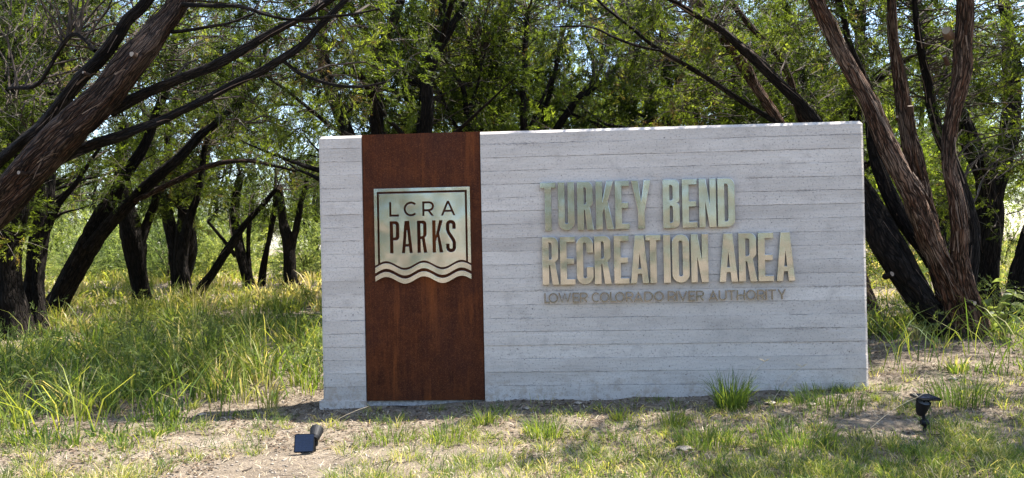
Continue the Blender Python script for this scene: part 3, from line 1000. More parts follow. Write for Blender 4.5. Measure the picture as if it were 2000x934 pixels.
# --- big leaning juniper at the left
b1, _ = on_ground(-330, 760)
d1 = 6.9
t1 = [([(-330, 800, d1, 84), (-180, 600, d1, 78), (-60, 462, d1, 74), (30, 361, d1 - .1, 72), (125, 263, d1 - .2, 72), (203, 188, d1 - .2, 70), (263, 115, d1 - .2, 66), (313, 55, d1 - .1, 58), (353, 0, d1, 54), (420, -120, d1 + .1, 46), (460, -260, d1 + .2, 34)], 1),
      ([(-60, 388, d1 + .25, 32), (0, 320, d1 + .2, 30), (48, 278, d1 + .1, 29), (95, 238, d1 + .1, 28), (164, 148, d1, 27), (222, 76, d1, 26), (250, 36, d1, 25), (281, 5, d1, 24), (350, -90, d1, 20)], 2),
      ([(215, 222, d1, 26), (270, 192, d1, 24), (359, 154, d1 - .1, 23), (408, 134, d1 - .1, 22), (464, 105, d1 - .2, 22), (513, 77, d1 - .2, 19), (554, 54, d1 - .2, 18), (596, 31, d1 - .2, 16), (650, -4, d1 - .3, 14), (720, -60, d1 - .3, 10)], 2),
      ([(120, 310, d1 - .05, 28), (180, 283, d1, 25), (231, 266, d1 - .1, 23), (283, 246, d1 - .2, 22), (329, 229, d1 - .2, 21), (398, 198, d1 - .3, 19), (454, 167, d1 - .3, 18), (500, 144, d1 - .3, 18), (547, 116, d1 - .4, 17), (590, 87, d1 - .4, 16), (637, 41, d1 - .4, 14), (690, -10, d1 - .4, 11), (740, -70, d1 - .4, 8)], 2),
      ([(330, 5, d1, 14), (400, 8, d1 - .2, 12), (465, 10, d1 - .3, 11), (520, 28, d1 - .4, 10), (580, 36, d1 - .4, 9), (650, 28, d1 - .5, 7), (740, 14, d1 - .5, 5)], 2),
      ([(330, 60, d1 - .1, 9), (400, 52, d1 - .2, 8), (450, 45, d1 - .2, 6), (500, 28, d1 - .2, 4)], 2),
      ([(548, 122, d1 - .3, 9), (590, 150, d1 - .4, 8), (640, 165, d1 - .5, 7), (700, 172, d1 - .6, 6), (750, 163, d1 - .6, 4)], 2),
      ([(180, 100, d1 + .3, 10), (140, 70, d1 + .5, 9), (80, 160, d1 + .6, 9), (20, 170, d1 + .7, 8)], 2)]
fr = ray(215, 120)
st1 = [(P(262, 108, d1 - .32), (-.2, -1, .1), .022, .03, M_BARK), (P(166, 143, d1 - .07), (-.3, -1, .2), .012, .02, M_BARK),
       (P(40, 338, d1 - .30), (-.1, -1, .1), .016, .02, M_BARK)]
leftskel = np.array([P(x, y, d) for x, y, d in [(60, -60, 7.5), (160, -80, 8), (300, 60, 8.2), (420, 120, 8.4), (520, 180, 8.6), (90, 180, 8.5), (20, 60, 8.3), (450, -60, 8.0), (580, -30, 7.5), (240, 280, 9), (350, 320, 9.2)]])
tree('leaning_juniper', 'thick shaggy juniper leaning in from the edge across two long bare limbs', b1 - np.array([0, 0, .05]), t1, [M_BARK, M_BARK_DARK, M_BARK_DARK, M_BARK_DARK, M_BARK_DARK, M_BARK_DARK, M_BARK_DARK, M_BARK_DARK],
     [B(80, 40, 8.8, 1.1, .8), B(330, 90, 8.8, 1.1, .7), B(520, 10, 8.2, 1.1, .6), B(430, -150, 7.6, 1.4, .5), B(150, -170, 7.8, 1.5, .6), B(620, -110, 7.2, 1.0, .5), B(60, 230, 9.4, .9, .6), B(560, 190, 8.3, .9, .45), B(700, 90, 7.9, .8, .5)],
     430, over=[((-2.5, 2.2, 4.4), (1.2, .8, .5)), ((-1.1, 3.0, 4.8), (1.0, .8, .5)), ((-3.4, 1.2, 4.3), (1.0, .8, .5)), ((-2.6, 4.2, 5.2), (1.3, .9, .5)), ((-1.5, 1.5, 4.5), (.7, .5, .4)), ((-4.6, .6, 4.2), (.9, .8, .5))], over_n=135, strip=7, stubs=st1, dead=.8, per=30)

# --- dark group of trunks at the left edge
pA, dA = on_ground(32, 662)
tree('dark_juniper', 'straight dark juniper trunk at the edge of the tall grass', pA,
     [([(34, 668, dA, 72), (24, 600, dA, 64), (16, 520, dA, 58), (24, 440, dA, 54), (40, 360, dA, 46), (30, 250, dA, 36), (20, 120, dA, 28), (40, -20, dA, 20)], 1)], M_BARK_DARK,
     [B(40, 60, dA + 1, 1.8, 1.2), B(-120, 140, dA, 1.5, 1.2), B(120, -80, dA, 1.6, 1.0)], 150, strip=1.2, dead=.5, per=28)
pB, dB = on_ground(78, 652)
tree('dark_juniper', 'narrow dark juniper trunk between the straight trunk and the forked one', pB,
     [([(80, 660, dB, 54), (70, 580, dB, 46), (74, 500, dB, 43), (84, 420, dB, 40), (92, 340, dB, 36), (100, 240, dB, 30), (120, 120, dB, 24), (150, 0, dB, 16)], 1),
      ([(86, 450, dB, 16), (110, 400, dB, 15), (140, 365, dB, 13), (165, 330, dB, 10), (200, 280, dB, 7)], 2)], M_BARK_DARK,
     [B(200, 40, dB + .6, 1.8, 1.1), B(60, -60, dB + .5, 1.6, 1.0), B(170, 330, dB + 1.2, .9, .55)], 150, strip=1.2, dead=.5, per=28)
pC, dC = on_ground(104, 622)
tree('forked_juniper', 'dark forked juniper leaning over the sunny grass toward the sign', pC,
     [([(98, 632, dC, 62), (118, 580, dC, 52), (148, 522, dC, 48), (180, 465, dC, 44), (200, 420, dC, 34), (222, 384, dC, 29), (250, 335, dC, 26), (276, 296, dC, 23), (300, 240, dC, 20), (330, 150, dC, 16), (350, 40, dC, 10)], 1),
      ([(172, 482, dC - .1, 30), (212, 440, dC - .2, 30), (256, 394, dC - .3, 28), (305, 345, dC - .4, 25), (355, 300, dC - .5, 21), (390, 262, dC - .5, 18), (419, 241, dC - .5, 15), (480, 180, dC - .6, 10), (520, 90, dC - .6, 6)], 2),
      ([(262, 394, dC - .3, 14), (291, 380, dC - .5, 14), (345, 352, dC - .7, 13), (404, 325, dC - .8, 12), (468, 315, dC - .9, 10), (520, 320, dC - .9, 8), (580, 338, dC - 1, 5)], 2)], [M_BARK_DARK, M_BARK_DARK, M_BARK],
     [B(330, 120, dC + .5, 1.7, 1.1), B(450, 230, dC + 1.2, 1.3, .7), B(300, 330, dC + 1.6, 1.0, .5), B(540, 300, dC + .6, .9, .45), B(420, 40, dC, 1.6, .9), B(560, 130, dC + .3, 1.2, .8)], 240, strip=1.6, dead=.6, per=28)

# --- trunks out in the clearing
pD, dD = on_ground(279, 600)
tree('clearing_juniper', 'stout dark trunk standing alone in the yellow lit grass', pD,
     [([(282, 604, dD, 42), (277, 565, dD, 36), (270, 530, dD, 37), (262, 490, dD, 44), (256, 455, dD, 50), (250, 410, dD, 40), (235, 330, dD, 30), (240, 240, dD, 22)], 1),
      ([(272, 500, dD + .1, 22), (280, 460, dD + .1, 22), (300, 400, dD + .2, 18), (320, 330, dD + .2, 12)], 2)], M_BARK_DARK,
     [B(260, 330, dD, 1.5, .9), B(330, 240, dD + .5, 1.8, 1.2), B(170, 260, dD + .5, 1.8, 1.0), B(240, 120, dD, 2.0, 1.2), B(150, 60, dD + .5, 2.0, 1.2), B(320, 30, dD + .5, 2.0, 1.0)], 230, strip=.8, size=1.25, clump_r=.24, per=24)
pE, dE = on_ground(376, 597)
tree('clearing_juniper', 'dark juniper with two stems spreading in a V from the grass', pE,
     [([(377, 600, dE, 36), (368, 565, dE, 26), (359, 520, dE, 25), (361, 475, dE, 25), (372, 430, dE, 22), (390, 370, dE, 17), (400, 280, dE, 12)], 1),
      ([(380, 590, dE, 24), (400, 556, dE, 22), (422, 525, dE, 19), (445, 485, dE, 17), (470, 450, dE, 16), (505, 410, dE, 13), (540, 370, dE, 9)], 2)], M_BARK_DARK,
     [B(400, 350, dE + .2, 1.3, .75), B(500, 330, dE + .4, 1.5, .8), B(420, 220, dE + .5, 1.9, 1.1), B(540, 180, dE + .4, 1.8, 1.2), B(430, 80, dE + .4, 2.0, 1.2), B(580, 60, dE + .6, 1.8, 1.0)], 230, strip=.6, size=1.25, clump_r=.24, per=24)
pF, dF = on_ground(484, 561)
tree('clearing_juniper', 'dark juniper with twin upright stems and a bare white twig', pF,
     [([(488, 563, dF, 26), (480, 530, dF, 24), (470, 490, dF, 24), (462, 455, dF, 24), (455, 420, dF, 20), (470, 340, dF, 15)], 1),
      ([(491, 561, dF + .1, 13), (486, 520, dF + .1, 12), (484, 480, dF + .1, 11), (487, 440, dF + .1, 11), (492, 380, dF + .1, 8)], 2),
      ([(462, 500, dF, 9), (445, 478, dF, 9), (425, 455, dF, 8), (405, 432, dF, 6)], 2),
      ([(453, 472, dF - .4, 3.0), (449, 445, dF - .4, 2.6), (446, 412, dF - .4, 2)], 2)], [M_BARK_DARK, M_BARK_DARK, M_BARK_DARK, M_CUT],
     [B(470, 360, dF + .3, 1.8, .9), B(560, 340, dF + .6, 1.8, 1.0), B(480, 230, dF + .3, 2.2, 1.4), B(400, 150, dF + .5, 2.2, 1.4)], 190, size=1.4, clump_r=.28, per=24)
pF2, dF2 = on_ground(508, 561)
tree('clearing_juniper', 'thin dark stem tilting right beside the twin stemmed juniper', pF2,
     [([(508, 563, dF2, 16), (514, 530, dF2, 14), (521, 490, dF2, 13), (527, 460, dF2, 13), (536, 400, dF2, 10), (540, 330, dF2, 7)], 1)], M_BARK_DARK,
     [B(540, 380, dF2 + .4, 1.2, .7), B(590, 250, dF2 + .5, 2.2, 1.4)], 90, size=1.4, clump_r=.28, per=24)
pG, dG = on_ground(566, 561)
tree('clearing_juniper', 'broad dark trunk in the grass just left of the concrete wall', pG,
     [([(567, 563, dG, 34), (566, 535, dG, 28), (565, 500, dG, 27), (561, 465, dG, 27), (552, 430, dG, 20), (545, 360, dG, 15)], 1),
      ([(568, 500, dG, 16), (574, 465, dG, 16), (585, 420, dG, 14), (600, 350, dG, 10)], 2)], M_BARK_DARK,
     [B(590, 380, dG + .3, 1.4, .7), B(640, 280, dG + .6, 2.3, 1.4), B(560, 180, dG, 2.2, 1.4), B(640, 120, dG + .6, 2.2, 1.4), B(560, 20, dG + .6, 2.2, 1.2)], 200, size=1.4, clump_r=.28, per=24)

# --- many-stemmed juniper at the right
pJ, dJ = on_ground(1856, 655)
dj = dJ
tj = [([(1880, 660, dj, 72), (1872, 600, dj - .1, 59.4), (1824, 483, dj - .25, 54), (1781, 384, dj - .35, 52.2), (1746, 320, dj - .4, 49.5), (1722, 262, dj - .4, 45), (1704, 215, dj - .4, 41.4), (1684, 172, dj - .4, 37.8), (1648, 110, dj - .4, 36), (1619, 50, dj - .4, 33.3), (1593, -4, dj - .4, 31.5), (1560, -90, dj - .4, 25.2), (1540, -200, dj - .3, 16.2)], 1),
      ([(1850, 668, dj, 82.8), (1815, 615, dj + .1, 75.6), (1781, 560, dj + .2, 70.2), (1735, 475, dj + .3, 64.8), (1700, 400, dj + .4, 55.8), (1650, 320, dj + .5, 43.2), (1610, 262, dj + .5, 32.4), (1575, 215, dj + .5, 27), (1549, 186, dj + .5, 24.3), (1498, 138, dj + .5, 21.6), (1451, 98, dj + .5, 18.9), (1415, 66, dj + .5, 16.2), (1360, 30, dj + .5, 12.6), (1290, -10, dj + .4, 9)], 2),
      ([(1868, 640, dj + .1, 50.4), (1840, 540, dj + .15, 45), (1812, 430, dj + .2, 41.4), (1790, 340, dj + .2, 39.6), (1778, 280, dj + .2, 36), (1768, 218, dj + .2, 32.4), (1757, 146, dj + .2, 27), (1745, 73, dj + .2, 22.5), (1740, 0, dj + .2, 21.6), (1735, -110, dj + .2, 16.2)], 2),
      ([(1912, 640, dj - .15, 46.8), (1898, 590, dj - .2, 43.2), (1880, 510, dj - .3, 37.8), (1868, 420, dj - .4, 36), (1857, 340, dj - .4, 34.2), (1856, 280, dj - .4, 32.4), (1863, 218, dj - .4, 34.2), (1874, 146, dj - .4, 39.6), (1878, 73, dj - .4, 36), (1880, 0, dj - .4, 32.4), (1884, -120, dj - .4, 25.2)], 2),
      ([(1818, 520, dj + .3, 30.6), (1760, 420, dj + .45, 32.4), (1720, 330, dj + .5, 30.6), (1700, 240, dj + .5, 27), (1690, 170, dj + .5, 21.6), (1660, 90, dj + .5, 16.2), (1640, 0, dj + .5, 12.6)], 2),
      ([(1890, 600, dj + .3, 27), (1900, 480, dj + .35, 25.2), (1886, 380, dj + .4, 23.4), (1830, 250, dj + .5, 21.6), (1808, 150, dj + .5, 18), (1790, 60, dj + .5, 14.4), (1780, -40, dj + .5, 10.8)], 2),
      ([(1800, 350, dj - .05, 13.5), (1788, 300, dj - .15, 11.7), (1783, 255, dj - .18, 10.8), (1778, 212, dj - .2, 11.7)], 2)]
sj = [(P(1852, 66, dj - .42), (-.75, -.9, .35), .040, .07, M_BARK_RED), (P(1848, 118, dj - .45), (-.6, -.5, .8), .018, .05, M_BARK_RED), (P(1778, 214, dj - .2), (-.1, -.25, 1), .026, .035, M_BARK_RED),
      (P(1898, 592, dj - .42), (.35, -1, 0), .022, .035, M_BARK_DARK), (P(1735, 538, dj - .02), (.5, -1, .4), .026, .05, M_BARK_DARK), (P(1752, 230, dj - .3), (-.4, -1, .2), .012, .03, M_BARK_RED)]
rightskel = np.array([P(x, y, d) for x, y, d in [(1500, -80, 9), (1700, -150, 9), (1850, -150, 8.6), (1960, -60, 8.8), (1640, 60, 9.6), (1820, 60, 9.7), (1950, 120, 9.9), (1400, -60, 9)]])
tree('many_stemmed_juniper', 'reddish shaggy juniper fanning into many stems beside the wall end', pJ, tj, [M_BARK_RED, M_BARK_DARK, M_BARK_RED, M_BARK_RED, M_BARK_DARK, M_BARK_DARK, M_BARK_RED],
     [B(1560, -150, dj, 1.5, .55), B(1760, -150, dj, 1.5, .6), B(1920, -110, dj, 1.2, .6), B(1700, 110, dj + 1.3, 1.0, .7), B(1810, 120, dj + .8, .9, .7), B(1930, 130, dj + .7, .9, .7), B(1450, 20, dj + .9, 1.1, .7), B(1960, 330, dj + 1.5, .8, .7), B(1960, 40, dj + .9, .9, .6), B(1700, 20, dj + 1.5, 1.1, .6), B(1990, 220, dj + 1.2, .7, .7), B(1370, -60, dj + .3, 1.1, .5), B(1540, 60, dj + 1.2, 1.0, .6)],
     380, over=[((2.7, .2, 4.0), (1.2, .8, .5)), ((3.9, -.2, 3.9), (1.1, .8, .5)), ((4.8, -.9, 4.0), (1.0, .8, .5)), ((3.4, -1.0, 4.2), (1.0, .5, .4)), ((5.2, .6, 3.8), (1.0, .8, .5)), ((1.5, 1.0, 4.4), (.9, .7, .4)), ((2.4, -.5, 4.4), (.8, .5, .4))], over_n=290, strip=8, stubs=sj, dead=.9, per=30, tone=.44)
pK, dK = on_ground(1926, 612)
tree('dark_juniper', 'broad black trunk splitting in two behind the many stemmed juniper', pK,
     [([(1928, 620, dK, 70), (1926, 560, dK, 62), (1930, 480, dK, 58), (1932, 400, dK, 56), (1925, 340, dK, 52), (1905, 295, dK, 44), (1885, 240, dK, 36), (1850, 170, dK, 32), (1820, 90, dK, 28), (1790, 0, dK, 22)], 1),
      ([(1936, 400, dK, 40), (1955, 330, dK, 42), (1970, 270, dK, 40), (1980, 200, dK, 36), (1975, 110, dK, 32), (1960, 20, dK, 26), (1950, -60, dK, 20)], 2)], M_BARK_DARK,
     [B(1800, 40, dK + 1.2, 1.6, 1.1), B(1960, 60, dK + 1.2, 1.6, 1.1), B(2080, 180, dK + .8, 1.4, 1.2), B(1900, -160, dK, 2.0, .8), B(1880, 180, dK + 1.6, 1.2, .8), B(1980, 200, dK + 1.6, 1.2, .9)], 260, strip=1.5, dead=.7, per=28)
pL, dL = on_ground(1995, 622)
tree('dark_juniper', 'dark trunk cut by the photo edge beside the broad leaved weed', pL,
     [([(1992, 630, dL, 60), (1988, 560, dL, 46), (2010, 480, dL, 52), (2040, 400, dL, 50), (2060, 280, dL, 44), (2060, 120, dL, 36), (2040, -60, dL, 26)], 1)], M_BARK_DARK,
     [B(2080, 40, dL + .6, 1.5, 1.1), B(2140, 260, dL + .6, 1.3, 1.0), B(2020, -140, dL, 1.6, .8)], 110, strip=1.2, dead=.6, per=28)

# --- junipers behind the wall
dH = 9.6
pH = P(1690, 600, dH); pH[2] = float(ground(pH[0], pH[1]))
tree('leaning_juniper', 'juniper with reddish limb slanting up from behind the wall top', pH,
     [([(1700, 640, dH, 60), (1660, 520, dH, 50), (1600, 390, dH, 36), (1550, 290, dH, 28), (1520, 237, dH, 26), (1484, 182, dH, 25), (1436, 106, dH, 24), (1396, 55, dH, 22), (1353, -4, dH, 19), (1300, -90, dH, 14)], 1),
      ([(1610, 330, dH + .2, 22), (1570, 240, dH + .2, 17), (1542, 157, dH + .2, 16), (1513, 98, dH + .2, 15), (1477, 62, dH + .2, 15), (1422, -4, dH + .2, 13), (1380, -80, dH + .2, 9)], 2),
      ([(1570, 320, dH - .2, 16), (1530, 255, dH - .3, 14), (1495, 226, dH - .3, 13), (1437, 189, dH - .4, 12), (1382, 153, dH - .4, 11), (1327, 120, dH - .5, 11), (1280, 91, dH - .5, 9), (1230, 50, dH - .5, 8), (1170, 0, dH - .6, 6), (1130, -40, dH - .6, 4)], 2),
      ([(1300, 102, dH - .5, 7), (1250, 92, dH - .6, 6), (1200, 75, dH - .6, 6), (1150, 52, dH - .7, 5), (1080, 52, dH - .7, 4)], 2)], [M_BARK_RED, M_BARK, M_BARK_DARK, M_BARK_DARK],
     [B(1400, 130, dH + 1.6, 1.3, .8), B(1290, 60, dH + 1.4, 1.3, .8), B(1520, 40, dH + 1.8, 1.2, .8), B(1330, 180, dH + 1.0, 1.0, .45), B(1200, 30, dH + .8, 1.2, .6), B(1300, -130, dH, 1.8, .6), B(1600, 150, dH + 1.6, 1.0, .7)],
     240, strip=1.5, dead=.8, per=28)
dM = 12.5
for k, (lab, st, bl, n) in enumerate([
    ('juniper with one upright black trunk above the middle of the wall', [([(1026, 520, dM, 30), (1025, 380, dM, 26), (1024, 250, dM, 20), (1023, 180, dM, 17), (1024, 110, dM, 14), (1030, 20, dM, 10)], 1), ([(1030, 270, dM, 10), (1050, 215, dM, 8), (1080, 150, dM, 6)], 2)],
     [B(1000, 90, dM + .5, 1.5, 1.0), B(1090, 40, dM + .5, 1.4, .9), B(960, -20, dM, 1.6, .8)], 150),
    ('juniper with black stems fanning out above the wall', [([(1062, 520, dM + .6, 30), (1060, 330, dM + .6, 24), (1060, 250, dM + .6, 18), (1072, 185, dM + .6, 12), (1090, 110, dM + .6, 9)], 1), ([(1066, 300, dM + .6, 16), (1089, 248, dM + .6, 15), (1128, 194, dM + .6, 13), (1170, 150, dM + .6, 9)], 2), ([(1070, 280, dM + .6, 9), (1110, 215, dM + .6, 8), (1180, 160, dM + .6, 5)], 2)],
     [B(1170, 120, dM + 1.2, 1.5, .9), B(1110, 0, dM + 1.2, 1.6, .9), B(1230, 190, dM + 1.5, 1.2, .5)], 140),
    ('juniper with a black crooked stem above the steel strip', [([(918, 520, dM - .4, 30), (914, 360, dM - .4, 22), (911, 255, dM - .4, 15), (907, 200, dM - .4, 12), (900, 165, dM - .4, 10), (880, 140, dM - .4, 7)], 1), ([(912, 270, dM - .4, 9), (880, 230, dM - .4, 7), (860, 180, dM - .4, 5)], 2), ([(909, 220, dM - .4, 9), (935, 160, dM - .4, 7), (950, 90, dM - .4, 5)], 2)],
     [B(860, 90, dM, 1.4, .9), B(800, 200, dM, 1.2, .5), B(900, 0, dM, 1.6, .8), B(720, 120, dM, 1.3, .8), B(700, 230, dM + .3, 1.0, .35)], 200)]):
    x, y, d, w = st[0][0][0]
    p = P(x, y, d); p[2] = float(ground(p[0], p[1]))
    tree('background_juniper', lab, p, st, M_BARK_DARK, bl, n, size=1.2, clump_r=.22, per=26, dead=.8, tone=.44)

# --- background wood: a few grown junipers, copied and turned
def proto_tree(seed, h=6.2, spread=2.3, clumps=300, low=1.5):
    rg = np.random.default_rng(seed)
    root = empty('background_juniper', (0, 0, 0), 'juniper in the thicket', 'tree')
    skel = []
    for k in range(rg.integers(2, 5)):
        a = rg.uniform(0, 6.28); ln = rg.uniform(.25, .75)
        pts = [[0, 0, -.3, .16]]
        for q in range(1, 7):
            x = q / 6
            pts.append([math.cos(a) * ln * h * .45 * x ** 1.3 + rg.normal(0, .12), math.sin(a) * ln * h * .45 * x ** 1.3 + rg.normal(0, .12), h * .86 * x, .15 * (1 - x) ** .8 + .015])
        me, c, r = stem_mesh(pts, (0, 0, 0), sides=12, step=.14, seed=seed * 9 + k, flare=.3 if k == 0 else 0, wander=.03)
        link('trunk' if k == 0 else 'limb', me, root, [M_BARK_DARK]); skel.append(c)
        for j in range(4):
            s0 = c[int(len(c) * rg.uniform(.3, .8))]; b = a + rg.normal(0, 1.4)
            L = rg.uniform(.9, spread)
            p = [[*(s0 + np.array([math.cos(b) * L * x, math.sin(b) * L * x, L * .45 * x + rg.normal(0, .05)])), .05 * (1 - x) + .008] for x in np.linspace(0, 1, 5)]
            me, c2, r2 = stem_mesh(p, (0, 0, 0), sides=7, step=.15, seed=seed * 31 + k * 5 + j, wander=.03)
            link('limb', me, root, [M_BARK_DARK]); skel.append(c2)
    sk = np.vstack(skel); sk = sk[sk[:, 2] > 1.1]
    blobs = []
    for q in range(9):
        z = rg.uniform(low + .5, h); a = rg.uniform(0, 6.28); rr = spread * .75 * math.sqrt(max(.08, 1 - ((z - h * .5) / (h * .55)) ** 2)) * rg.uniform(.3, 1)
        blobs.append(((math.cos(a) * rr, math.sin(a) * rr, z), (spread * .5, spread * .5, h * .16)))
    data = crown(blobs, sk, rg, clumps, per=28, size=1.6, clump_r=.30, dead=.5, tone=.46)
    add_crown(root, np.zeros(3), data)
    return root


high = proto_tree(44, 6.3, 2.9, 260, 2.9)
protos = [proto_tree(41), proto_tree(42, 5.4, 2.6, 310, 1.0), proto_tree(43, 7.0, 2.2, 300, 1.8)]
spots = []
rgb = np.random.default_rng(77)
# rows behind the wall and to both sides; the clearing at the left stays open
for (x0, x1, y, n, lo) in ((-3.2, 6.5, 9.2, 5, 0), (-2.5, 9.5, 13.5, 6, 0), (-6, 13, 18.5, 8, 0), (-20, 17, 25.5, 11, 0), (-32, 24, 33.5, 14, 0), (-48, 34, 44, 24, 0), (-55, 5, 52, 16, 0)):
    for k in range(n):
        x = x0 + (x1 - x0) * (k + .5) / n + rgb.normal(0, .5)
        yy_ = y + rgb.normal(0, .8)
        if x < -2.6 - .12 * yy_ and 13 < yy_ < 40 and x > -14 - .3 * yy_: continue      # the clearing
        spots.append((x, yy_))
spots += [(-11.6, 30), (-15.5, 34), (-19.5, 31), (-8.5, 36)]
spots += [(-10.5, 7.0), (-13, 12.0), (-9.5, 13.0), (9.0, 4.5), (11, 8.5), (-8.2, 3.6)]
rows = {0: 'juniper close behind the wall in the dense thicket', 1: 'juniper deep in the shaded thicket behind the wall', 2: 'juniper in the hazy green wood line at the far end', 3: 'juniper standing off to the side of the clearing'}
ph = 0
for k, (x, y) in enumerate(spots):
    o = protos[k] if k < 3 else copy_tree(protos[k % 3])
    s = rgb.uniform(.85, 1.15)
    o.location = (x, y, float(ground(x, y)) - .02); o.rotation_euler = (0, 0, rgb.uniform(0, 6.28)); o.scale = (s, s, s * rgb.uniform(.9, 1.1))
    c = 3 if k >= len(spots) - 6 else (0 if y < 11.4 else (1 if y < 21 else 2))
    tag(o, rows[c], 'tree', rows[c].replace('juniper ', 'junipers '))
for k, (x, y, lab) in enumerate([(-9.4, 5.5, 'tall juniper whose high crown closes the canopy over the straight dark trunk'), (-2.7, 5.6, 'tall juniper whose high crown hangs above the forked juniper'), (-11.6, 9.8, 'tall juniper crown behind the leaning trunk at the photo edge'),
                                 (-15, 13.5, 'tall juniper crown over the far side of the clearing')]):
    o = high if k == 0 else copy_tree(high)
    o.location = (x, y, float(ground(x, y)) - .02); o.rotation_euler = (0, 0, k * 1.9)
    tag(o, lab, 'tree', 'tall junipers with high crowns')
# --- wood on the far side of the road, seen only in the polished letters
rgw = np.random.default_rng(5)
pos, nrm = [], []
for k in range(46):
    a = -1.45 + 2.9 * k / 45
    cx, cy = math.sin(a) * 40 + rgw.normal(0, 2), -10 - math.cos(a) * 27 + rgw.normal(0, 2)
    n = 130
    u = rgw.normal(0, 1, (n, 3)); u /= np.linalg.norm(u, axis=1)[:, None]
    pos.append(np.array([cx, cy, 3.4 + rgw.normal(0, .5)]) + u * np.array([2.6, 2.6, 3.1]) * (rgw.random((n, 1)) ** .4)); nrm.append(u)
pos = np.vstack(pos); nrm = np.vstack(nrm)
vv, tt = sprays(pos, nrm + np.array([0, 0, .3]), rgw.uniform(14, 22, len(pos)), np.clip(rgw.normal(.5, .2, len(pos)), 0, .9), rgw)
tag(link('far_wood', mesh_np('far_wood', vv, np.arange(len(vv)).reshape(-1, 3), tint=tt), None, [M_FARWOOD]), 'green wood mirrored in the polished letters', 'wood', kind='stuff')

# --- shrubs in the far clearing
def shrub_mesh(seed, n=900):
    rg = np.random.default_rng(seed)
    u = rg.normal(0, 1, (n, 3)); u /= np.linalg.norm(u, axis=1)[:, None]; u[:, 2] = np.abs(u[:, 2])
    lump = 1 + .25 * np.sin(u[:, :1] * 5 + seed) * np.cos(u[:, 1:2] * 4 + seed)
    pos = u * lump * (rg.random((n, 1)) ** .35) * np.array([.8, .8, 1.15])
    d = u + rg.normal(0, .5, (n, 3))
    return sprays(pos, d, rg.uniform(.9, 1.6, n), np.clip(rg.normal(.5, .22, n), 0, 1), rg, T=LEAFT)


LEAFT = spray_templates(np.random.default_rng(9), 6, 9, .16)
sh = []
for s in (1, 2):
    vv, tt = shrub_mesh(s)
    root = empty('leafy_shrub', (0, 0, 0), 'shrub', 'shrub')
    link('foliage', mesh_np('foliage', vv, np.arange(len(vv)).reshape(-1, 3), tint=tt), root, [M_SHRUB])
    st = [np.hstack([np.array([[0, 0, -.1], [.1 * math.cos(a), .1 * math.sin(a), .4], [.4 * math.cos(a), .4 * math.sin(a), .95]]), np.array([[.02], [.014], [.006]])]) for a in np.arange(5) * 1.3 + s]
    v, f = tubes(st, 5); link('stems', mesh_np('stems', v, f), root, [M_BRANCH])
    sh.append(root)
first = {0: True, 1: True}
slist = [(196, 545, 1.1), (150, 550, 1.0), (225, 540, 1.5), (330, 548, 1.4), (345, 540, 1.9), (425, 545, 1.2), (600, 545, 1.3), (20, 560, 1.2), (455, 538, 1.6), (640, 540, 1.6), (90, 545, 1.6), (1740, 540, .9), (1960, 520, 1.0), (270, 535, 2.0), (170, 534, 2.2)]
for k, (px, py, s) in enumerate(slist):
    p, d = on_ground(px, py)
    q = k % 2
    o = sh[q] if first[q] else copy_tree(sh[q]); first[q] = False
    o.location = tuple(p); o.scale = (s, s, s * .95); o.rotation_euler = (0, 0, k * 1.7)
    tag(o, 'bright green leafy shrub at the far side of the clearing' if px < 1000 else 'bright green leafy shrub behind the stems beside the wall end', 'shrub', 'shrubs across the clearing' if px < 1000 else 'shrubs behind the wall end')
# ------------------------------------------------------------------ grass
M_LITTER = leafy('leaf_litter', [(0, (.045, .03, .02)), (.5, (.16, .11, .07)), (1, (.34, .26, .18))], trans=.1, rough=.7, tgain=(1, 1, 1))


def blades(base, h, w, ang, bend, tint, rg):
    n = len(base)
    t = np.array([0, .36, .72, 1.0])
    dirv = np.stack([np.cos(ang), np.sin(ang), np.zeros(n)], 1)
    sa = ang + math.pi / 2 + rg.normal(0, .9, n)
    side = np.stack([np.cos(sa), np.sin(sa), np.zeros(n)], 1)
    wid = np.array([.8, 1.0, .62, 0])
    V = []
    for k in range(4):
        z = h * t[k] * (1 - .42 * np.clip(bend, 0, 1.3) * t[k] ** 1.6)
        c = base + dirv * (h * bend * t[k] ** 1.9 * .9)[:, None] + np.stack([np.zeros(n), np.zeros(n), z], 1)
        if k < 3: V += [c - side * (w * wid[k] / 2)[:, None], c + side * (w * wid[k] / 2)[:, None]]
        else: V += [c]
    V = np.stack(V, 1)                                   # n,7,3
    loc = np.array([[0, 1, 3], [0, 3, 2], [2, 3, 5], [2, 5, 4], [4, 5, 6]])
    F_ = (np.arange(n) * 7)[:, None, None] + loc[None]
    return V.reshape(-1, 3), F_.reshape(-1, 3), np.repeat(tint, 7)


def field(name, label, x, y, h, w, bend, tint, rg, mat=None, wind=None, cat='grass'):
    n = len(x)
    base = np.stack([x, y, ground(x, y) - .012], 1)
    ang = rg.uniform(0, 6.283, n) if wind is None else rg.normal(wind, 1.0, n)
    v, f, t = blades(base, h, w, ang, bend, tint, rg)
    return tag(link(name, mesh_np(name, v, f, tint=t), None, [mat or M_GRASS]), label, cat, kind='stuff')


rg = np.random.default_rng(21)
# tall grass: fills the place left of and behind the wall, thins towards the bare strip in front
def edge_y(x):                     # where the tall grass begins
    return np.interp(x, [-7, -4.2, -3.2, -2.75, -2.4, -2.05, 2.05, 2.5, 4, 7], [-1.7, -1.4, -1.15, -.75, -.1, .25, .6, .25, -.15, -.6])


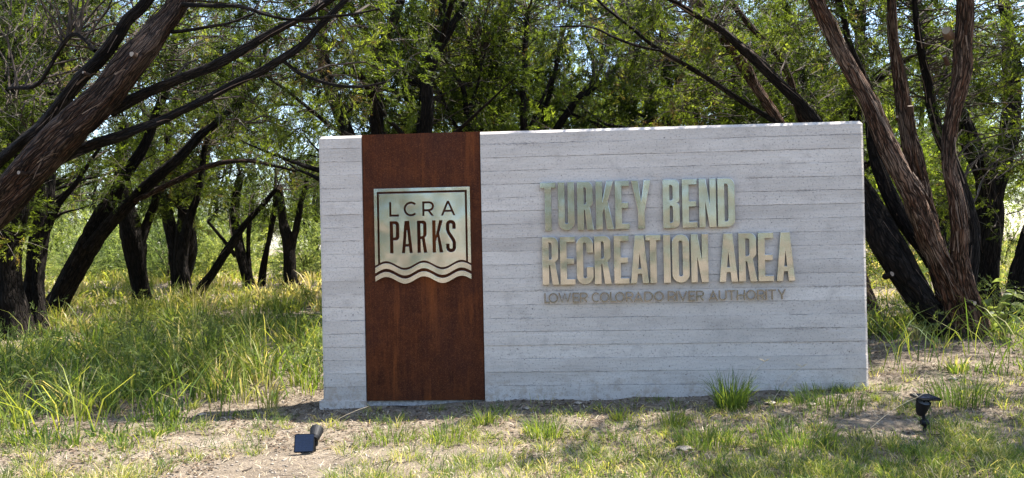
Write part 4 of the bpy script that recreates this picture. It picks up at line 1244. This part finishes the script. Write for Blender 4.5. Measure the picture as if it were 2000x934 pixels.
def scatter(n, dlo, dhi, pw, half, rg):
    d = (dlo ** (2 - pw) + rg.random(n) * (dhi ** (2 - pw) - dlo ** (2 - pw))) ** (1 / (2 - pw))
    s = rg.uniform(-half, half, n)
    p = CAM[:2] + d[:, None] * (_F[:2] / np.linalg.norm(_F[:2]))[None] + (d * s)[:, None] * _R[:2][None]
    return p[:, 0], p[:, 1], d


x, y, d = scatter(10800, 4.2, 48, 1.15, .95, rg)          # tufts
patch = N1(x * .75 + 31, y * .75 + 7); fine = N2(x * 2.6 + 5, y * 2.6)
ok = y > edge_y(x) + (fine - .5) * .9 + rg.normal(0, .12, len(x))
ok &= ~((np.abs(x) < 2.25) & (y < 2.2) & (y > -.15))
ok &= (fine * .6 + patch * .6 > .40) | (rg.random(len(x)) < .35)
ok &= (x < 1.5) | (y > 2.5) | (patch > .40) | (rg.random(len(x)) < .3)
x, y, d, patch, fine = [a[ok] for a in (x, y, d, patch, fine)]
kind = rg.random(len(x))                                    # a tuft is fresh, dark, dry or coarse
per = rg.integers(11, 29, len(x)) // np.where(d > 15, 2, 1)
i = np.repeat(np.arange(len(x)), per); n = len(i)
a = rg.uniform(0, 6.283, n); q = np.sqrt(rg.random(n)) * (.03 + .010 * d[i]) * rg.uniform(.5, 1.5, len(x))[i]
bx, by = x[i] + np.cos(a) * q, y[i] + np.sin(a) * q
th_ = np.clip(.10 + .40 * patch * (.4 + fine) + rg.normal(0, .09, len(x)), .07, .7) * np.where(x > 1.5, .62, 1.0) * np.clip(.45 + (y - edge_y(x)) * .5, .45, 1)
h = th_[i] * rg.uniform(.45, 1.15, n)
w = (.0027 + .00085 * d[i]) * rg.uniform(.6, 1.4, n) * np.where(kind < .18, 1.7, 1.0)[i] * np.where(d > 15, 1.5, 1.0)[i]
tt_ = .39 + (fine - .5) * .4 + np.where(kind > .86, .42, 0) + np.where((kind > .3) & (kind < .55), -.2, 0) + np.clip((d - 10) / 12, 0, .36)  # far tufts yellower: dry grass, plus clearing sunlight painted into the tint
ti = np.clip(tt_[i] + rg.normal(0, .10, n) + np.where(rg.random(n) < .08, .4, 0), 0, 1)
bend = np.abs(rg.normal(.25, .2, n)) + q / (.03 + .010 * d[i]) * rg.uniform(.1, .9, n)
base = np.stack([bx, by, ground(bx, by) - .012], 1)
v, f, t = blades(base, h, w, a + rg.normal(0, .5, n), bend, ti, rg)
tag(link('tall_grass', mesh_np('tall_grass', v, f, tint=t), None, [M_GRASS]), 'tall green grass growing around and behind the wall', 'grass', kind='stuff')
# long arching blades that stand out of it
m = 1500
x, y, d = scatter(m * 3, 4.8, 11, 1.2, .8, rg)
ok = (y > edge_y(x) + .1) & ((np.abs(x) > 2.15) | (y > 2.5)); x, y, d = x[ok][:m], y[ok][:m], d[ok][:m]
field('arching_grass', 'long pale arching grass leaves among the tall grass', x, y, rg.uniform(.4, .8, len(x)), rg.uniform(.006, .012, len(x)), rg.uniform(.5, 1.2, len(x)), np.clip(rg.normal(.5, .18, len(x)), 0, 1), rg)


# small broad-leaved forbs mixed into the tall grass
m = 420
x, y, d = scatter(m * 4, 4.8, 16, 1.1, .85, rg)
ok = (y > edge_y(x) + .05) & ((np.abs(x) > 2.2) | (y > 2.4)) & (N2(x * .9 + 70, y * .9) > .42)
x, y, d = x[ok][:m], y[ok][:m], d[ok][:m]
pos, dr, sc, ti = [], [], [], []
for a, b, dd in zip(x, y, d):
    H = rg.uniform(.18, .55); n = rg.integers(10, 22)
    k = rg.random(n)
    q = rg.normal(0, .07, (n, 2)) * (.5 + k[:, None])
    pos.append(np.stack([a + q[:, 0], b + q[:, 1], float(ground(a, b)) + H * (.2 + .8 * k)], 1))
    dr.append(np.stack([q[:, 0] * 6, q[:, 1] * 6, rg.normal(.2, .4, n)], 1) + rg.normal(0, .4, (n, 3)))
    sc.append(rg.uniform(.5, 1.0, n)); ti.append(np.clip(rg.normal(rg.choice([.1, .3, .6]), .12, n), 0, 1))
vv, tt = sprays(np.vstack(pos), np.vstack(dr), np.concatenate(sc), np.concatenate(ti), rg, T=LEAFT)
tag(link('undergrowth', mesh_np('undergrowth', vv, np.arange(len(vv)).reshape(-1, 3), tint=tt), None, [M_SHRUB]), 'small leafy forbs mixed into the tall grass', 'undergrowth', kind='stuff')


# short grass on the dry strip, in loose tufts
def tuft_pts(cx, cy, n, r, rg):
    a = rg.uniform(0, 6.283, n); q = r * np.sqrt(rg.random(n))
    return cx + np.cos(a) * q, cy + np.sin(a) * q, a, q


xs, ys, hs, angs, bs, ts, ws = [], [], [], [], [], [], []
m = 3200
tx, ty, td = scatter(m * 4, 3.4, 6.6, 1.0, .85, rg)
dens = np.interp(tx, [-4, -2.2, -1.2, 0, 1.2, 2.2, 4], [.8, .55, .35, .5, .85, 1.0, 1.0]) * np.interp(ty, [-2.6, -1.9, -1.3, -.8, -.3, .1], [1.0, .95, .55, .26, .12, .08]) * np.where((tx < -1.2) & (ty > -2.0) & (ty < -.9), .45, 1)
ok = (rg.random(len(tx)) < dens) & (ty < edge_y(tx) + .3) & (N2(tx * 1.1 + 50, ty * 1.1) > np.interp(tx, [-3, 0, 1.2, 2], [.42, .38, .22, .08])) & ~((np.abs(tx) < 2.06) & (ty > -.05))
tx, ty = tx[ok][:m], ty[ok][:m]
wx = rg.uniform(-.75, 2.25, 110); wx = wx[N2(wx * 2.3, wx * 0 + 3) > .38]
tx, ty = np.concatenate([tx, wx]), np.concatenate([ty, -rg.uniform(.02, .10, len(wx))])
for cx, cy in zip(tx, ty):
    n = rg.integers(8, 28); r = rg.uniform(.02, .10)
    a_, b_, an, q = tuft_pts(cx, cy, n, r, rg)
    hh = rg.uniform(.04, .12) * rg.uniform(.6, 1.2, n)
    base = np.clip(rg.normal(.52, .25), .08, .97)
    xs.append(a_); ys.append(b_); hs.append(hh); angs.append(an + rg.normal(0, .6, n)); bs.append(rg.uniform(.3, 1.3, n)); ts.append(np.clip(base + rg.normal(0, .15, n), 0, 1)); ws.append(rg.uniform(.0022, .0048, n))
xs, ys, hs, angs, bs, ts, ws = [np.concatenate(a) for a in (xs, ys, hs, angs, bs, ts, ws)]
v, f, t = blades(np.stack([xs, ys, ground(xs, ys) - .008], 1), hs, ws, angs, bs, ts, rg)
tag(link('short_grass', mesh_np('short_grass', v, f, tint=t), None, [M_GRASS]), 'short patchy grass on the dry strip before the sign', 'grass', kind='stuff')

# fallen sticks
sp = []
for k in range(260):
    a, b, _ = scatter(1, 3.6, 8.5, 1.0, .75, rg); a, b = float(a[0]), float(b[0])
    if abs(a) < 2.1 and b > -.03: continue
    th, L = rg.uniform(0, 3.14), rg.uniform(.04, .20)
    t_ = np.linspace(-.5, .5, 4)
    xx, yy = a + np.cos(th) * L * t_ + rg.normal(0, .008, 4), b + np.sin(th) * L * t_ + rg.normal(0, .008, 4)
    sp.append(np.stack([xx, yy, ground(xx, yy) + .006 + rg.random() * .01, np.linspace(.0035, .0015, 4) * rg.uniform(.6, 1.4)], 1))
v, f = tubes(sp, 4)
tag(link('fallen_sticks', mesh_np('fallen_sticks', v, f), None, [M_BRANCH]), 'small dry sticks lying on the soil', 'sticks', kind='stuff')
# brown leaf litter
n = 34000
x, y, d = scatter(n, 3.6, 8.5, 1.0, .7, rg)
ok = ~((np.abs(x) < 2.06) & (y > -.02) & (y < .36)) & (N2(x * 1.2 + 15, y * 1.2 + 40) + .35 * (y > -.9) + .12 * (x > 0) > .5); x, y = x[ok], y[ok]; n = len(x)
r = rg.uniform(.004, .013, n); a = rg.uniform(0, 6.28, n)
q = np.array([[1.6, 0], [0, .7], [-1.4, 0], [0, -.7]])
v = np.stack([x[:, None] + r[:, None] * (q[None, :, 0] * np.cos(a)[:, None] - q[None, :, 1] * np.sin(a)[:, None]),
              y[:, None] + r[:, None] * (q[None, :, 0] * np.sin(a)[:, None] + q[None, :, 1] * np.cos(a)[:, None]),
              (ground(x, y) + .004)[:, None] + r[:, None] * rg.uniform(0, .9, (n, 4))], -1)
tag(link('leaf_litter', mesh_np('leaf_litter', v.reshape(-1, 3), np.arange(n * 4).reshape(-1, 4), tint=np.repeat(rg.random(n) ** 2 * .6, 4)), None, [M_LITTER]), 'brown leaf litter strewn over the soil', 'litter', kind='stuff')

# single tufts that stand out along the wall
for px, py, n, r, h, tone, lab in [(1428, 800, 150, .085, .22, .33, 'bright green grass tuft with seed stalks against the lower wall'),
                                   (1062, 852, 120, .10, .12, .42, 'round grass tuft on bare soil below the lettering'),
                                   (946, 828, 70, .06, .10, .45, 'small grass tuft just in front of the steel strip corner'),
                                   (880, 858, 110, .15, .10, .45, 'low spreading grass tuft below the steel strip'),
                                   (1314, 832, 70, .07, .10, .5, 'small upright grass tuft in the shade below the word AREA'),
                                   (1215, 820, 60, .07, .08, .6, 'thin yellowing grass tuft on gravel below the wall'),
                                   (1880, 790, 130, .16, .20, .3, 'lush grass tuft behind the spotlight with the flat panel'),
                                   (1620, 800, 130, .20, .14, .3, 'low green grass tuft near the right end of the wall'),
                                   (1380, 870, 160, .16, .12, .33, 'dark green grass tuft in tree shade below the bright tuft'),
                                   (760, 862, 90, .16, .10, .45, 'loose grass tuft on sunny soil below the steel strip'),
                                   (1560, 870, 160, .20, .12, .3, 'wide green grass tuft in tree shade near the spotlight')]:
    p, d = on_ground(px, py, 3, 9)
    a_, b_, an, q = tuft_pts(p[0], p[1], int(n * 1.7), r * 1.15, rg); n = int(n * 1.7)
    base = np.stack([a_, b_, ground(a_, b_) - .01], 1) - p[None]
    hh = h * 1.35 * rg.uniform(.45, 1.15, n)
    v, f, t = blades(base, hh, rg.uniform(.003, .006, n), an + rg.normal(0, .5, n), rg.uniform(.15, .9, n), np.clip(rg.normal(tone, .13, n), 0, 1), rg)
    o = link('grass_tuft', mesh_np('grass_tuft', v, f, tint=t), None, [M_GRASS]); o.location = tuple(p)
    tag(o, lab, 'grass', 'grass tufts along the foot of the wall')

# seed stalks: thin straw stems with a few spikelets
for px, py, L, lean, lab in [(1436, 800, .42, .35, 'thin straw seed stalk rising from the bright green tuft'), (1500, 800, .38, .45, 'thin leaning straw stalk in front of the right half of the wall'),
                             (1688, 848, .34, .75, 'bent straw stalk near the right wall corner'), (585, 872, .42, .95, 'long pale straw stalk slanting across the blue panel spotlight')]:
    p, d = on_ground(px, py, 3, 9)
    root = empty('seed_stalk', p, lab, 'grass', 'seed stalks before the wall')
    tt = np.linspace(0, 1, 8)[:, None]
    c = np.array([lean * L, -.05, L * (1 - .3 * lean)]) * tt + np.array([.1 * L, 0, -.12 * L]) * tt ** 3
    paths = [np.hstack([c, np.linspace(.0020, .0012, 8)[:, None]])]
    v, f = tubes(paths, 4); link('stalk', mesh_np('stalk', v, f, tint=np.full(len(v), .75)), root, [M_STRAW])
    if px < 700: continue
    top = c[-1]
    sp = []
    for k in range(4):
        a = k * 1.57 + .4
        e = top + np.array([math.cos(a), math.sin(a) * .5, .5]) * .045
        sp.append(np.hstack([np.vstack([top, (top + e) / 2, e]), np.array([[.0012], [.0026], [.0006]])]))
    v, f = tubes(sp, 4); link('spikelet', mesh_np('spikelet', v, f, tint=np.full(len(v), .8)), root, [M_STRAW])

# dry straw lying on the soil, stone chips, leaf litter
n = 15000
x, y, d = scatter(n, 3.5, 9, 1.0, .85, rg)
ok = ~((np.abs(x) < 2.06) & (y > -.02) & (y < .36)); x, y = x[ok], y[ok]
n = len(x)
base = np.stack([x, y, ground(x, y) + .002], 1)
v, f, t = blades(base, rg.uniform(.012, .04, n), rg.uniform(.002, .005, n), rg.uniform(0, 6.28, n), rg.uniform(1.2, 3.0, n), rg.random(n), rg)
tag(link('dry_straw', mesh_np('dry_straw', v, f, tint=t), None, [M_STRAW]), 'dry straw and litter lying on the soil', 'straw', kind='stuff')
n = 9000
x, y, d = scatter(n * 2, 3.5, 7.2, 1.0, .75, rg)
ok = ~((np.abs(x) < 2.05) & (y > -.01)) & ((N2(x * 1.4, y * 1.4 + 9) > .5) | ((np.abs(x) < 2.3) & (y > -.75) & (rg.random(len(x)) < .8)) | (rg.random(len(x)) < .15))
x, y = x[ok][:n], y[ok][:n]; n = len(x)
oc = np.array([[1, 0, 0], [-1, 0, 0], [0, 1, 0], [0, -1, 0], [0, 0, .7], [0, 0, -.6]])
of = np.array([[0, 2, 4], [2, 1, 4], [1, 3, 4], [3, 0, 4], [2, 0, 5], [1, 2, 5], [3, 1, 5], [0, 3, 5]])
r = .003 + .009 * rg.random(n) ** 3
a = rg.uniform(0, 6.28, n); ca, sa = np.cos(a), np.sin(a)
q = oc[None] * rg.uniform(.6, 1.3, (n, 6, 1)) * r[:, None, None] * np.array([1.3, 1, .8])
v = np.stack([q[..., 0] * ca[:, None] - q[..., 1] * sa[:, None], q[..., 0] * sa[:, None] + q[..., 1] * ca[:, None], q[..., 2]], -1) + np.stack([x, y, ground(x, y) + r * .2], 1)[:, None]
f = (np.arange(n) * 6)[:, None, None] + of[None]
tag(link('gravel', mesh_np('gravel', v.reshape(-1, 3), f.reshape(-1, 3)), None, [M_PEBBLE]), 'pale limestone chips scattered over the soil', 'gravel', kind='stuff')
for k, (px, py, s) in enumerate([(1505, 790, .035), (1130, 790, .03), (1030, 800, .028), (1335, 880, .04), (395, 812, .03), (1862, 742, .03), (1585, 792, .03)]):
    p, d = on_ground(px, py, 3, 9)
    v = [tuple(np.array(c) * s * np.array([1.5, 1, .75]) * rg.uniform(.8, 1.2)) for c in oc] + [tuple(np.array(c) * s * .75 * rg.uniform(.8, 1.1)) for c in ((1, 1, .4), (-1, 1, .4), (-1, -1, .4), (1, -1, .4))]
    import bmesh
    bm = bmesh.new()
    for c in v: bm.verts.new(c)
    bmesh.ops.convex_hull(bm, input=bm.verts)
    me = bpy.data.meshes.new('loose_stone'); bm.to_mesh(me); bm.free()
    o = link('loose_stone', me, None, [M_PEBBLE]); o.location = tuple(p + np.array([0, 0, s * .2]))
    tag(o, ['dark loose stone at the wall foot beside the bright tuft', 'pale loose stone by the wall below the word RECREATION', 'small loose stone below the left lettering', 'loose stone in the shade beside the dark green tuft', 'loose stone in the narrow wall shadow at the sign corner', 'white loose stone on the soil beyond the flat panel spotlight', 'loose stone at the wall foot below the last letters'][k], 'stone', 'loose stones along the wall')

# ------------------------------------------------------------------ weeds
def leaf_mesh(L, W):
    v = [(0, 0, 0), (L * .28, -W * .45, .01), (L * .28, W * .45, .01), (L * .3, 0, -.006), (L * .66, -W * .36, .004), (L * .66, W * .36, .004), (L * .68, 0, -.012), (L, 0, -.03)]
    f = [(0, 1, 3), (0, 3, 2), (1, 4, 6, 3), (3, 6, 5, 2), (4, 7, 6), (6, 7, 5)]
    me = bpy.data.meshes.new('leaf'); me.from_pydata(v, [], f); me.update()
    a = me.attributes.new('tint', 'FLOAT', 'POINT'); a.data.foreach_set('value', np.full(len(v), .55, np.float32))
    me.materials.append(M_SHRUB)
    return me


def weed(px, py, H, n, L, W, lab, rg, spread=.25, dcap=60, stems=3):
    p, d = on_ground(px, py, 3, dcap)
    root = empty('leafy_weed', p, lab, 'weed')
    lm = leaf_mesh(L, W)
    paths = []
    for s in range(stems):
        a = s * 6.283 / stems + rg.random()
        tt = np.linspace(0, 1, 7)[:, None]
        c = np.array([math.cos(a) * spread, math.sin(a) * spread, H * rg.uniform(.75, 1.05)]) * tt ** np.array([1.5, 1.5, 1])
        paths.append(np.hstack([c, np.linspace(.006, .002, 7)[:, None]]))
        for k in range(n // stems):
            q = rg.uniform(.25, 1); i = min(6, int(q * 6.99))
            o = bpy.data.objects.new('leaf', lm); COL.objects.link(o); o.parent = root
            o.location = tuple(c[i]); sc = rg.uniform(.6, 1.15)
            o.scale = (sc, sc, sc); o.rotation_euler = (rg.normal(0, .3), rg.uniform(-.2, .8), rg.uniform(0, 6.28))
    v, f = tubes(paths, 5)
    link('stem', mesh_np('stem', v, f), root, [M_BRANCH])
    return root


weed(1962, 668, .62, 27, .135, .095, 'broad leaved green weed standing before the dark edge trunk', rg, .16)
weed(1905, 655, .30, 18, .10, .07, 'low broad leaved weed at the foot of the many stemmed juniper', rg, .22)
weed(1928, 590, .75, 40, .05, .035, 'small leaved vine climbing the broad black trunk', rg, .12)
weed(428, 740, .48, 48, .085, .028, 'bushy dark green weed in the grass near the wall', rg, .16, stems=6)
weed(1722, 665, .35, 36, .06, .035, 'small leafy weed in shade beside the wall end', rg, .16, stems=4)
weed(250, 720, .50, 40, .09, .024, 'upright narrow leaved weed in the tall grass', rg, .14, stems=5)
weed(605, 600, .30, 24, .12, .05, 'dark leafy weed in the sunlit grass close to the wall', rg, .16)
# strap-leaved plant behind the stems
pY, dY = on_ground(1765, 560)
root = empty('yucca', pY, 'spiky strap leaved yucca behind the leaning stems', 'plant')
v, f, t = blades(np.zeros((1, 3)), np.array([.95]), np.array([.03]), np.array([0.]), np.array([.35]), np.array([.25]), np.random.default_rng(1))
lm = mesh_np('leaf', v, f, tint=t); lm.materials.append(M_GRASS)
for k in range(34):
    o = bpy.data.objects.new('leaf', lm); COL.objects.link(o); o.parent = root
    o.rotation_euler = (0, rg.uniform(-.1, .9), k * 2.4); s = rg.uniform(.7, 1.1); o.scale = (s, s, s)

# ------------------------------------------------------------------ solar spotlights
def obox(name, parent, size, loc, rot, mats, bev=.004):
    import bmesh
    bm = bmesh.new(); bmesh.ops.create_cube(bm, size=1.0)
    for q in bm.verts: q.co = Vector((q.co.x * size[0], q.co.y * size[1], q.co.z * size[2]))
    bmesh.ops.bevel(bm, geom=list(bm.edges), offset=bev, segments=2, affect='EDGES')
    me = bpy.data.meshes.new(name); bm.to_mesh(me); bm.free()
    o = link(name, me, parent, mats); o.location = loc; o.rotation_euler = rot
    return o


def lathe(name, parent, prof, loc, rot, mats, K=20):
    v, f = [], []
    for r, z in prof:
        for k in range(K): v.append((r * math.cos(k * 2 * math.pi / K), r * math.sin(k * 2 * math.pi / K), z))
    for q in range(len(prof) - 1):
        for k in range(K): f.append((q * K + k, q * K + (k + 1) % K, (q + 1) * K + (k + 1) % K, (q + 1) * K + k))
    f.append(tuple(range(K))[::-1]); f.append(tuple(range((len(prof) - 1) * K, len(prof) * K)))
    me = bpy.data.meshes.new(name); me.from_pydata(v, [], f); me.update()
    o = link(name, me, parent, mats); o.location = loc; o.rotation_euler = rot
    return o


def spotlight(px, py, label, panel_rot, panel_loc, head_rot, head_loc, knee, size, rz=0.0):
    p, d = on_ground(px, py, 3, 9)
    root = empty('solar_spotlight', p, label, 'spotlight', 'solar spotlights aimed at the sign')
    root.rotation_euler = (0, 0, rz)
    obox('stake', root, (.018, .018, .16 + knee), (0, 0, knee / 2 - .08), (0, 0, .3), [M_BLACK])
    lathe('knuckle', root, [(.016, -.02), (.02, -.012), (.02, .012), (.016, .02)], (0, 0, knee), (0, math.pi / 2, 0), [M_BLACK])
    a = Vector((0, 0, knee)); b = Vector(head_loc); mid = (a + b) / 2
    dv = b - a
    o = obox('bracket', root, (.03, .012, dv.length), mid, (0, 0, 0), [M_BLACK]); o.rotation_euler = dv.to_track_quat('Z', 'Y').to_euler()
    hd = lathe('lamp_head', root, [(.020, -.045), (.028, -.03), (.034, .0), (.040, .035), (.041, .042), (.036, .042), (.034, .034)], head_loc, head_rot, [M_BLACK])
    lathe('lens', hd, [(.033, .0345), (.033, .037)], (0, 0, 0), (0, 0, 0), [M_LENS])
    pn = obox('solar_panel', root, (size[0], size[1], .014), panel_loc, panel_rot, [M_BLACK])
    obox('solar_cells', pn, (size[0] * .9, size[1] * .9, .003), (0, 0, .0075), (0, 0, 0), [M_CELL], .0005)
    c = Vector(panel_loc) * .5 + Vector(head_loc) * .5; dv = Vector(panel_loc) - Vector(head_loc)
    o = obox('panel_arm', root, (.02, .012, dv.length * .9), c, (0, 0, 0), [M_BLACK]); o.rotation_euler = dv.to_track_quat('Z', 'Y').to_euler()
    return root


spotlight(614, 882, 'solar spotlight with its blue panel facing the camera before the sign corner', (1.2, 0, .12), (-.042, -.05, .062), (-1.1, 0, .1), (.006, .012, .098), .05, (.118, .108))
spotlight(1806, 842, 'solar spotlight with its flat panel on top near the right end', (.10, .07, .25), (.004, -.01, .198), (.35, .1, 0), (-.012, 0, .135), .05, (.135, .105))
